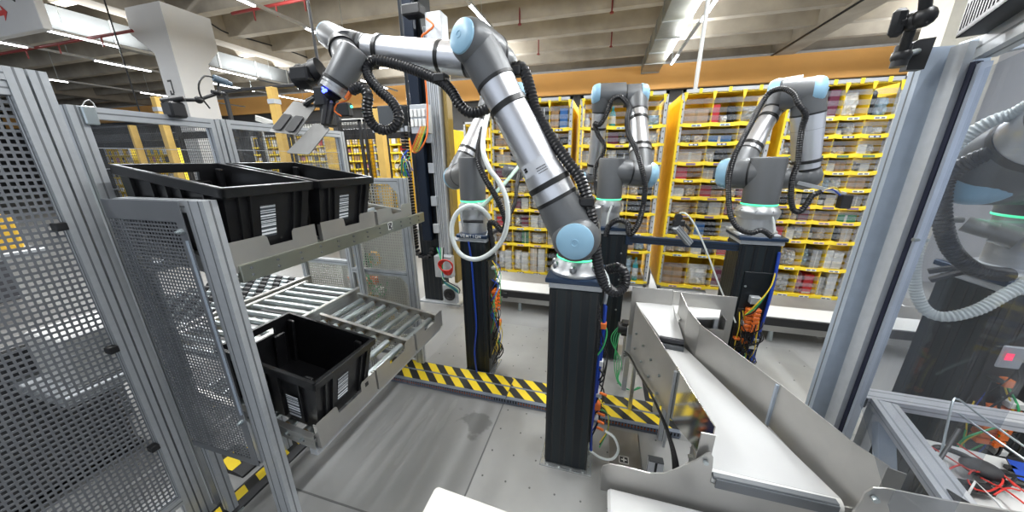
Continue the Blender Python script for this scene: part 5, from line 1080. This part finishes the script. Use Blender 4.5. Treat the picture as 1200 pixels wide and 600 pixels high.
# right wall, three sheets
rw = [pz(1000, 588), pz(903, 492), pz(817, 424), pz(799, 400)]
t = wallpl('chute_wall', 'stained front steel sheet of the chute wall beside the white belt', [(.962, 1.10), (.93, 1.20), (.846, 1.52)][::-1], [.90, .915, .93], [.66, .66, .66])
part('end_flange', MB().prism([(.960, 1.10, .68), (.960, 1.10, .925), (1.0, 1.085, .925), (1.0, 1.085, .68)], (0, .004, 0)), STEELW, t)
t = wallpl('chute_wall', 'middle steel sheet of the chute wall behind the white belt', [(.846, 1.525), (.632, 1.995)][::-1], [.92, .895], [.64, .64])
part('seam_strip', MB().box((.836, 1.52, .66), (.846, 1.535, .89)), ALUB, t, 'bluish seam strip')
t = wallpl('chute_wall', 'rear steel sheet of the chute wall beside the short upper belt', [(.632, 2.0), (.585, 2.12), (.57, 2.30)][::-1], [1.0, .96, .92], [.60, .62, .64])
# upper short belt and its steel backing
UZ = .78; u_ = [tuple(P(px, py, Z=zz)[:2])+(zz,) for px, py, zz in ((745, 354, .84), (789, 357, .84), (801, 399, .76), (773, 394, .76))]
t = thing('belt_conveyor', (.5, 2.5, 0), 'short white belt feeding down onto the long white belt', 'belt conveyor')
part('belt', MB().prism([u_[3], u_[2], u_[1], u_[0]], (0, 0, -.02)), WHT, t, 'white belt')
m_ = MB(); a, b_ = V(u_[3]), V(u_[2]); m_.cyl(a+V((0, -.01, -.012)), b_+V((0, -.01, -.012)), .022, n=14); part('front_roller', m_, mat('roller_dark', (.03, .03, .035), .35, .3), t)
m_ = MB(); m_.bar(a+V((0, -.03, -.045)), b_+V((0, -.03, -.045)), .03, .03); part('scraper_edge', m_, mat('scraper_grey', (.12, .13, .14), .45), t)
for x, y in ((.50, 2.2), (.56, 2.3)): part('leg', MB().bbox((x-.02, y-.02, 0), (x+.02, y+.02, .75), .003), ALU, t)
by_ = u_[0][1]+.01; xa, xb, xc = P(741, 340, Y=by_).x, P(789, 345, Y=by_).x, P(846, 350, Y=by_).x
za0, za1 = P(745, 355, Y=by_).z, P(745, 336, Y=by_).z
t = thing('steel_backstop', (xa, by_, 0), 'wide brushed steel backstop standing behind the short belt', 'backstop')
part('sheet', MB().bbox((xa, by_, .55), (xb, by_+.004, za1), .001), STEELW, t); part('sheet', MB().bbox((xb+.003, by_+.01, .55), (xc+.1, by_+.014, P(800, 343, Y=by_).z), .001), STEELW, t)
for x in (xa+.02, xc): part('leg', MB().bbox((x-.02, by_+.01, 0), (x+.02, by_+.05, .6), .003), ALU, t)
w_ = [tuple(P(px, py, Z=.84)[:2]) for px, py in ((787, 352), (845, 362), (843, 372), (799, 372), (795, 376))]
t = thing('side_tray', (w_[1][0], w_[1][1], 0), 'white plastic tray beside the short belt in front of the steel backstop', 'tray'); part('tray', MB().prism([(x, y, .825) for x, y in w_], (0, 0, .015)), WHTP, t); part('leg', MB().bbox((w_[1][0]-.05, w_[1][1]-.06, 0), (w_[1][0]-.02, w_[1][1]-.03, .825), .003), ALU, t)
# steel bin with scraps behind the rear wall sheet
bx = P(822, 385, Z=.75)
t = thing('steel_bin', (bx.x+.08, bx.y+.15, 0), 'open steel bin with scraps between the chute wall and the rear pedestal', 'bin')
x0, x1, y0, y1 = .66, .90, 2.36, 2.66; m_ = MB()
m_.box((x0, y1, .45), (x1, y1+.004, .80)); m_.box((x1, y0, .45), (x1+.004, y1, .80)); m_.box((x0, y0, .45), (x1, y1, .455)); m_.box((x0, y0, .45), (x0+.004, y1, .80)); m_.box((x0, y0, .45), (x1, y0+.004, .72)); part('shell', m_, STEELW, t)
for x in (x0+.03, x1-.03):
    for y in (y0+.03, y1-.03): part('leg', MB().bbox((x-.015, y-.015, 0), (x+.015, y+.015, .45), .003), ALU, t)
m_ = MB()
for k in range(26): x, y, z = random.uniform(x0+.05, x1-.05), random.uniform(y0+.05, y1-.05), .46+random.random()*.12; m_.bbox((x-.03, y-.02, z), (x+.03, y+.03, z+.03), .004, k % 3)
o = single('scraps', m_, [BLK, ALUD, mat('scrap_brown', (.2, .13, .05), .6)], 'dark cable and metal scraps lying in the steel bin', 'scraps', kind='stuff')
# foreground belt with its guard plate
FZ = .53; FYB = 1.13
t = thing('belt_conveyor', (.6, .8, 0), 'white foreground belt crossing in front of the chute with a steel guard plate', 'belt conveyor')
fx0 = P(712, 562, Z=FZ).x
m_ = MB(); m_.bbox((fx0, .3, FZ-.03), (.93, FYB-.015, FZ), .012); part('belt', m_, WHT, t, 'white belt')
gp = [P(px, py, Y=FYB) for px, py in ((704, 552), (707, 546), (715, 544), (735, 548), (762, 555), (778, 555), (790, 551), (815, 540), (828, 532), (833, 531), (836, 536), (835, 548), (832, 565), (850, 573), (900, 582), (1000, 596))]
gb = [P(px, py, Y=FYB) for px, py in ((1000, 640), (735, 600), (722, 590), (712, 576), (704, 574))]
m_ = MB().prism(gp+gb, (0, .006, 0)); part('guard_plate', m_, STEELW, t, 'bent steel guard plate')
q = P(827, 541, Y=FYB-.003); part('bolt', MB().cyl(q, q-V((0, .01, 0)), .010, n=6), ZINC, t)
part('guide_fin', MB().bbox((P(813, 585, Z=FZ+.03).x-.012, .93, FZ), (P(813, 585, Z=FZ+.03).x+.012, 1.06, FZ+.05), .010), mat('scraper_grey', (.12, .13, .14), .45), t, 'small grey guide fin')
for x in (.3, .85):
    for y in (.5, 1.0): part('leg', MB().bbox((x-.02, y-.02, 0), (x+.02, y+.02, FZ-.03), .003), ALU, t)
gp = [P(px, py, Y=.95) for px, py in ((1000, 600), (1008, 590), (1014, 578), (1024, 572), (1040, 573), (1110, 587), (1200, 602), (1260, 612))]
t = thing('guard_plate', (1.1, .95, 0), 'steel guard plate with a bolt in front of the outer table', 'guard plate'); m_ = MB().prism(gp+[V((gp[-1].x, .95, .5)), V((gp[0].x, .95, .5))], (0, .005, 0)); part('sheet', m_, STEELW, t)
q = P(1024, 583, Y=.948); part('bolt', MB().cyl(q, q-V((0, .012, 0)), .009, n=6), ZINC, t)
for x in (gp[0].x+.05, gp[-1].x-.05): part('leg', MB().bbox((x-.015, .955, 0), (x+.015, .985, .6), .003), ALU, t)
# floor fittings
WPF0 = mat('pale_profile', (.6, .61, .63), .4, .3)
t = thing('profile_stub', (.43, 1.70, 0), 'short upright aluminium profile with a dark cap on the floor before the hazard tape', 'profile stub')
m_ = MB(); profile(m_, (.43, 1.70, .0), (.43, 1.70, .115), .085, .045, (0, 1, 0), 1, 1, g=.014); part('profile', m_, [WPF0, BLK], t); part('cap', MB().bbox((.387, 1.677, .115), (.473, 1.723, .122), .002), mat('cap_grey', (.08, .085, .09), .5), t, 'dark end cap')
t = thing('floor_bracket', (.28, 1.7, 0), 'bent steel floor cover with a square marker sticker beside the foreground pedestal', 'floor cover')
part('cover', MB().bbox((.16, 1.62, .004), (.36, 1.98, .022), .004), mat('dark_steel', (.30, .29, .275), .35, .9, .2, 3), t)
q = P(731, 539, Z=.022); m_ = MB(); m_.box(q+V((-.03, -.027, 0)), q+V((.03, .027, .001))); m_.box(q+V((-.025, -.022, .001)), q+V((.025, .022, .0015)), 1); m_.box(q+V((-.004, -.016, .0015)), q+V((.004, .016, .002))); m_.box(q+V((-.017, -.004, .0015)), q+V((.017, .004, .002))); part('marker_sticker', m_, [WHTP, BLK], t, 'black and white square marker')
t = thing('work_surface', (-.3, .45, 0), 'white plastic corner of a worktop at the bottom edge, nearest the camera', 'worktop')
sz_ = .80; q = P(511, 570, Z=sz_); q2 = P(592, 600, Z=sz_)
m_ = MB(); pl = [(q.x-.0, q.y-.6), (q.x+.0, q.y-.012), (q.x+.004, q.y-.004), (q.x+.012, q.y), (q2.x+.4, q2.y-.02), (q2.x+.4, q.y-.6)]
m_.prism([(x, y, sz_-.02) for x, y in pl][::-1], (0, 0, .02)); part('top', m_, mat('ivory_plastic', (.62, .60, .55), .45), t)
for x in (q.x+.05, q2.x+.3): part('leg', MB().bbox((x, .2, 0), (x+.04, .24, sz_-.02), .004), ALU, t)
# ================================================================ ENCLOSURE (right)
t = thing('enclosure', (1.06, 1.55, 0), 'tall bluish aluminium enclosure post with a clear acrylic door', 'enclosure')
m_ = MB(); profile(m_, (1.050, 1.585, 0), (1.050, 1.585, 2.25), .07, .05, (0, 1, 0), 0, 1); part('post', m_, [ALUB, ALUD], t)
m_ = MB(); profile(m_, (1.0875, 1.51, 0), (1.0875, 1.51, 2.24), .055, .06, (0, 1, 0), 0, 0); part('post', m_, [ALU, ALUD], t)
part('gasket', MB().box((1.078, 1.462, .4), (1.096, 1.479, 2.18)), mat('gasket_dark', (.01, .012, .03), .4), t, 'dark door gasket')
e = V((-.41, -.91, 0)).normalized(); g0 = V((1.09, 1.455, 0))
m_ = MB(); c = g0+e*.02; m_.bar(c+V((0, 0, .4)), c+V((0, 0, 2.17)), .022, .035, 0, (-e.x, -e.y, 0)); part('door_stile', m_, mat('pale_blue_aluminium', (.50, .55, .63), .35, .6), t)
a, b_ = g0+e*.035, g0+e*.80
part('clear_door', MB().hexa([V((a.x, a.y, .93)), V((b_.x, b_.y, .93)), V((b_.x+.004, b_.y-.001, .93)), V((a.x+.004, a.y-.001, .93)), V((a.x, a.y, 2.15)), V((b_.x, b_.y, 2.15)), V((b_.x+.004, b_.y-.001, 2.15)), V((a.x+.004, a.y-.001, 2.15))]), CELLGLASS, t, 'clear acrylic door pane')
m_ = MB(); profile(m_, g0+V((0, 0, 2.215))-e*.0, g0+e*.62+V((0, 0, 2.215)), .045, .06, (0, 0, 1)); part('top_rail', m_, [ALU, ALUD], t)
part('hinge', MB().bbox((1.083, 1.475, 2.16), (1.125, 1.555, 2.255), .006), ALUB, t)
# vented black channel on the rail
m_ = MB(); s0 = V((1.005, 1.455, 2.245)); E_ = e; nn = V((E_.y, -E_.x, 0)); Lc = .62
for z0, z1 in ((0, .016), (.085, .105)): m_.hexa([s0+V((0, 0, z0)), s0+E_*Lc+V((0, 0, z0)), s0+E_*Lc+nn*-.004+V((0, 0, z0)), s0+nn*-.004+V((0, 0, z0)), s0+V((0, 0, z1)), s0+E_*Lc+V((0, 0, z1)), s0+E_*Lc+nn*-.004+V((0, 0, z1)), s0+nn*-.004+V((0, 0, z1))])
k = 0
while k*.024 < Lc: q = s0+E_*(k*.024); m_.hexa([q+V((0, 0, .012)), q+E_*.011+V((0, 0, .012)), q+E_*.011-nn*.004+V((0, 0, .012)), q-nn*.004+V((0, 0, .012)), q+V((0, 0, .09)), q+E_*.011+V((0, 0, .09)), q+E_*.011-nn*.004+V((0, 0, .09)), q-nn*.004+V((0, 0, .09))]); k += 1
m_.bar(s0+V((0, 0, .003))-nn*.03, s0+E_*Lc+V((0, 0, .003))-nn*.03, .06, .006); m_.bar(s0+V((0, 0, .102))-nn*.03, s0+E_*Lc+V((0, 0, .102))-nn*.03, .06, .006)
part('vented_channel', m_, BLK, t, 'black slotted channel')
for z in (1.62,): part('door_screw', MB().cyl(g0+e*.03+V((-.02, -.0, z)), g0+e*.03+V((.02, 0, z)), .007, n=8), ZINC, t)
m_ = MB(); profile(m_, P(1147, 60, Y=1.85), P(1230, 42, Y=1.75), .045, .045); single('enclosure_rail', m_, [mat('pale_blue_aluminium', (.5, .5, .5)), ALUD], 'pale aluminium rail of the next cell behind the acrylic door', 'rail')
# articulated arm on the post
q = V((1.03, 1.545, 2.10)); t = thing('clamp_mount', q, 'black articulated clamp arm with a knob on top of the enclosure post', 'clamp arm')
m_ = MB(); m_.prism([P(1062, 82, Y=1.53), P(1083, 81, Y=1.53), P(1098, 43, Y=1.53), P(1078, 46, Y=1.53), P(1071, 50, Y=1.53)], (0, .03, 0)); part('mounting_block', m_, BLK, t)
m_ = MB()
J = [P(1056, 66, Y=1.42), P(1070, 25, Y=1.38), P(1083, 20, Y=1.36), P(1087, -20, Y=1.34)]
m_.cyl(J[0], J[1], .013, n=12); m_.cyl(J[2], J[3], .014, n=12); m_.sph(J[0], .024); m_.cyl(J[0]-V((.0, .0, .03)), J[0]+V((0, 0, .03)), .02, n=12); m_.sph(J[1], .026); m_.sph(J[2], .027); m_.cyl(J[1], J[2], .018, n=12); part('arm', m_, BLK, t)
m_ = MB(); q = P(1052, 28, Y=1.38); m_.bbox(q-V((.018, .012, .035)), q+V((.018, .012, .04)), .010); m_.cyl(q, J[1], .014, n=12); part('knob', m_, BLK, t, 'black wing knob'); part('screw', MB().cyl(J[0], P(1075, 60, Y=1.53), .009, n=10), ZINC, t)
# robot beyond the acrylic door
D5 = 2.62
c5 = P(1222, 252, D=D5); zr5 = c5.z
t5 = pedestal('black pedestal of the robot beyond the acrylic door', c5.x-.14, c5.x+.14, c5.y-.14, c5.y+.14, 1.34)
t5['group'] = 'black robot pedestals'
S5 = P(1196, 205, D=D5); U50 = P(1150, 200, D=2.45); U51 = P(1245, 150, D=1.9)
R5, _, _ = robot('robot arm with a grey barrel seen through the acrylic door', (c5.x, c5.y), 1.402, zr5, V((c5.x, c5.y, S5.z)), P(1158, 202, D=2.25), P(1330, 100, D=1.9), P(1345, 105, D=2.1), P(1400, 260, D=2.2), rj=.125, rt=.10, rf=.07, riser=True)
hose(R5, [P(a, b, D=d) for a, b, d in ((1215, 130, 2.0), (1190, 165, 2.05), (1165, 178, 2.05), (1140, 188, 2.08), (1118, 200, 2.1), (1106, 214, 2.12), (1103, 240, 2.14), (1106, 268, 2.16), (1115, 292, 2.2), (1130, 308, 2.25), (1150, 318, 2.3), (1180, 322, 2.4))], .030)
part('white_hose', ribbed([P(a, b, D=d) for a, b, d in ((1215, 118, 1.98), (1190, 132, 2.0), (1160, 143, 2.0), (1135, 158, 2.0), (1112, 180, 2.0), (1097, 210, 2.0), (1085, 250, 2.0), (1075, 290, 2.0), (1071, 325, 2.0), (1077, 352, 2.0), (1090, 367, 2.0), (1112, 371, 2.0), (1145, 363, 2.02), (1175, 347, 2.05), (1215, 325, 2.1))], .021, .012, 12), CWHT, R5, 'white corrugated hose')
m_ = MB(); q = P(1125, 262, D=2.5); q1 = P(1190, 275, D=2.5); m_.bbox(P(1090, 252, D=2.55)-V((.0, .03, .02)), P(1140, 262, D=2.5)+V((0, .03, .02)), .006); m_.cyl(P(1130, 262, D=2.52), P(1165, 272, D=2.52), .035, n=16); m_.cyl(P(1165, 272, D=2.52), P(1195, 280, D=2.52), .045, .05, n=16); part('gripper_tool', m_, mat('tool_grey', (.25, .25, .24), .4, .5), R5, 'grey cylindrical tool')
m_ = MB(); m_.bar(P(1085, 262, D=2.5), P(1105, 268, D=2.5), .03, .006); part('tool_marker', m_, hazard_mat('hazard_small', 30, (1, 1, 0)), R5, 'small hazard striped strip')
for a, b_ in (((1088, 318), (1128, 312)), ((1090, 328), (1128, 318))): part('cable_plug', MB().cyl(P(*a, D=2.4), P(*b_, D=2.4), .014, n=8), BLK, R5)
wiring(t5, c5.x+.0, c5.y-.143, .2, 1.2, 24, side=(0, -1, 0), seed=44, orange=.62)
part('controller', MB().bbox(P(1165, 418, D=2.40)-V((.0, .02, .04)), P(1200, 424, D=2.4)+V((.03, .04, .05)), .005), ALU, t5, 'small grey controller with a red digit'); 
part('digit', MB().box(P(1182, 418, D=2.385)-V((.012, .004, .016)), P(1182, 418, D=2.385)+V((.012, -.002, .016))), mat('red_digit', (.8, .05, .1), .4, emit=(1, .05, .15), es=1.2), t5, 'red glowing digit')
t = thing('machine_cabinet', (2.9, 2.3, 0), 'large black machine cabinet behind the robot beyond the acrylic door', 'cabinet')
cx0 = P(1092, 420, Z=.35); part('body', MB().bbox((2.42, 2.12, .05), (3.4, 2.5, 1.02), .01), BLKM, t); part('plinth', MB().box((2.45, 2.15, 0), (3.37, 2.47, .05)), BLK, t); part('blue_front', MB().bbox((2.46, 2.105, .55), (3.36, 2.122, .80), .003), mat('deep_blue', (.01, .03, .16), .3, .2), t, 'deep blue front band')
m_ = MB().bbox((2.40, 2.10, 1.02), (3.42, 2.52, 1.04), .004); part('steel_top', m_, STEELW, t)
q = P(1060, 352, Z=.15); t = thing('floor_device', (q.x, q.y, 0), 'low dark device with cables standing on the floor beyond the acrylic door', 'device')
part('body', MB().bbox((q.x-.3, q.y-.2, .0), (q.x+.45, q.y+.25, .10), .01), BLK, t); part('top_plate', MB().bbox((q.x-.1, q.y-.15, .10), (q.x+.30, q.y+.15, .13), .004), STEELW, t); part('yellow_cable', cable([(q.x-.1, q.y+.9, .01), (q.x+.0, q.y+.6, .01), (q.x+.15, q.y+.3, .03), (q.x+.2, q.y+.1, .12)], .012), CYEL, t, 'yellow cable')
# outer table with white profile frame, headset, tablet and wires
TZ = .90; k0 = P(1015, 460, Z=TZ); k1 = P(1200, 490, Z=TZ); k2 = P(1110, 590, Z=TZ)
dX = V((k1.x-k0.x, k1.y-k0.y, 0)).normalized(); dY = V((k2.x-k0.x, k2.y-k0.y, 0)).normalized()
WPF = mat('white_profile', (.52, .53, .55), .4, .3)
t = thing('profile_table', (k0.x+.4, k0.y-.4, 0), 'white aluminium profile frame table beyond the acrylic door', 'table')
m_ = MB(); profile(m_, V((k0.x, k0.y, TZ-.02))-dX*.02, V((k0.x, k0.y, TZ-.02))+dX*1.2, .08, .04, (0, 0, 1), 2, 1); part('rail', m_, [WPF, mat('slot_grey', (.28, .29, .31), .5)], t)
m_ = MB(); profile(m_, V((k0.x+.035, k0.y-.045, TZ-.02)), V((k0.x+.035, k0.y, TZ-.02))+dY*.78, .08, .04, (0, 0, 1), 2, 1); part('rail', m_, [WPF, mat('slot_grey', (.28, .29, .31), .5)], t)
mcap = MB(); mcap.bbox((k0.x-.045, k0.y-.05, TZ-.045), (k0.x-.02, k0.y+.045, TZ+.003), .003); part('end_cap', mcap, BLK, t)
k3 = V((k0.x+.035, k0.y, TZ-.02))+dY*.62
m_ = MB(); profile(m_, k3, k3+dX*1.1, .08, .04, (0, 0, 1), 2, 1); part('rail', m_, [WPF, mat('slot_grey', (.28, .29, .31), .5)], t)
m_ = MB(); m_.prism([k3+V((-.03, -.03, .022)), k3+V((.10, .0, .022)), k3+V((.02, .13, .022))], (0, 0, .004)); part('corner_bracket', m_, BLK, t)
sh_ = [V((k0.x, k0.y, .74))+dX*.12+dY*.30, V((k0.x, k0.y, .74))+dX*1.1+dY*.30, V((k0.x, k0.y, .74))+dX*1.1+dY*.62, V((k0.x, k0.y, .74))+dX*.06+dY*.62]
sh = [P(1056, 507, Z=.745), P(1240, 552, Z=.745)]; sh = [(v.x, v.y) for v in sh]; sh += [(sh[1][0]+dY.x*.42, sh[1][1]+dY.y*.42), (sh[0][0]+dY.x*.42, sh[0][1]+dY.y*.42)]
part('shelf', MB().prism([(x, y, .742) for x, y in sh], (0, 0, -.015)), WHTP, t, 'white lower shelf')
for q in (V((k0.x, k0.y, 0))+dX*.03+dY*.04, V((k0.x, k0.y, 0))+dX*1.0+dY*.03, V((k0.x, k0.y, 0))+dX*.06+dY*.60, V((k0.x, k0.y, 0))+dX*1.0+dY*.60): m_ = MB(); m_.bbox(q+V((-.02, -.02, 0)), q+V((.02, .02, TZ-.04)), .003); part('leg', m_, ALU, t)
m_ = MB(); m_.bar(V((k0.x+.0, k0.y-.12, TZ-.06)), V((k0.x-.05, k0.y-.30, .62)), .05, .05); part('brace', m_, ALUB, t)
hz = .757; H0 = P(1143, 545, Z=hz)
t = thing('headset', H0, 'black headset with a padded band lying on the white shelf', 'headset'); pz2 = lambda px, py, z=.775: P(px, py, Z=z)
m_ = MB().sweep(crom([pz2(1092, 527, .78), pz2(1100, 524, .79), pz2(1115, 528, .80), pz2(1132, 535, .80), pz2(1142, 542, .79)], .01), .010, 8); part('band', m_, BLK, t)
m_ = MB().sweep(crom([pz2(1092, 527, .78), pz2(1088, 535, .77), pz2(1092, 547, .77), pz2(1104, 560, .77)], .01), .009, 8); part('band', m_, BLK, t)
m_ = MB(); m_.sph(pz2(1150, 549, .785), .055, 18, sc=(1, .85, .45)); part('ear_cushion', m_, RUB, t); m_ = MB(); m_.bbox(pz2(1110, 566, .765)-V((.03, .02, .01)), pz2(1150, 574, .765)+V((.03, .02, .02)), .008); part('microphone_pod', m_, BLK, t)
q = P(1188, 548, Z=.77); t = thing('blue_tablet', q, 'dark blue flat tablet lying at the edge of the white shelf', 'tablet'); m_ = MB(); m_.prism([P(1178, 537, Z=.765), P(1215, 545, Z=.765), P(1215, 572, Z=.765), P(1192, 563, Z=.765)][::-1], (0, 0, .012)); part('body', m_, BLK, t); m_ = MB(); m_.prism([P(1180, 538, Z=.777), P(1213, 545.5, Z=.777), P(1213, 569, Z=.777), P(1193, 561, Z=.777)][::-1], (0, 0, .001)); part('screen', m_, mat('blue_screen', (.02, .07, .42), .25), t, 'blue face')
t = thing('red_wires', P(1140, 560, Z=.76), 'tangle of thin red wires on the white shelf beside the headset', 'wires')
for l in (((1062, 508), (1085, 520), (1110, 535), (1140, 552), (1170, 553), (1190, 570)), ((1122, 520), (1140, 532), (1160, 545), (1180, 560), (1205, 580)), ((1108, 560), (1112, 550), (1128, 545), (1150, 552), (1172, 560)), ((1135, 556), (1138, 552), (1155, 551), (1172, 558), (1175, 566), (1158, 576), (1140, 572), (1134, 562)), ((1150, 560), (1165, 568), (1180, 575), (1200, 590)), ((1165, 580), (1180, 572), (1195, 575))): part('wire', cable([P(a, b, Z=.785+.01*(i % 2)) for i, (a, b) in enumerate(l)], .0028), CRED, t)
t = thing('black_wires', P(1170, 560, Z=.76), 'knot of black wires and small boards beside the red wires', 'wires')
for l in (((1150, 560), (1165, 553), (1180, 556), (1200, 560)), ((1145, 575), (1160, 578), (1180, 570), (1190, 560)), ((1155, 570), (1170, 562), (1185, 567), (1205, 572))): part('wire', cable([P(a, b, Z=.775) for a, b in l], .006), CBLK, t)
for px, py in ((1175, 556), (1168, 566), (1184, 551)): q = P(px, py, Z=.762); part('board', MB().bbox(q-V((.015, .01, 0)), q+V((.015, .012, .016)), .003), BLK, t)
t = thing('rod', P(1075, 580, Z=.7), 'thin black rod leaning across the outer table frame', 'rod'); part('rod', MB().cyl(P(1124, 503, Z=.95), P(1073, 582, Z=.80), .006, n=8), BLK, t)
t = thing('wire_stand', P(1115, 508, Z=.95), 'bent thin steel rod stand over the outer table', 'rod'); m_ = MB(); m_.sweep(crom([P(1091, 553, Z=.84), P(1103, 530, Z=.88), P(1116, 470+2, Z=1.02), P(1122, 468, Z=1.03), P(1128, 471, Z=1.02), P(1160, 495, Z=.99), P(1210, 530, Z=.96)], .01), .0035, 8); part('rod', m_, ZINC, t)
part('rod', MB().cyl(P(1124, 485, Z=.97), P(1210, 545, Z=.93), .0035, n=8), ZINC, t)
t = thing('wire_stand', P(1142, 565, Z=.85), 'second bent thin steel rod in front of the headset', 'rod'); part('rod', MB().sweep([P(1127, 592, Z=.80), P(1143, 564, Z=.86), P(1170, 590, Z=.84), P(1185, 610, Z=.82)], .0035, 8), WHTP, t)
duct(1.12, 2.0, 'short hazard taped cable duct on the floor under the outer table', y0=1.35)
# ================================================================ WORLD AND RENDER LOOK
w = bpy.data.worlds.new('hall'); SC.world = w; w.use_nodes = True; bg = w.node_tree.nodes['Background']; bg.inputs[0].default_value = (.80, .88, 1, 1); bg.inputs[1].default_value = 1.1
vs_ = SC.view_settings; vs_.view_transform = 'Standard'; vs_.look = 'None'; vs_.gamma = 1; vs_.exposure = 0.05; vs_.use_curve_mapping = False
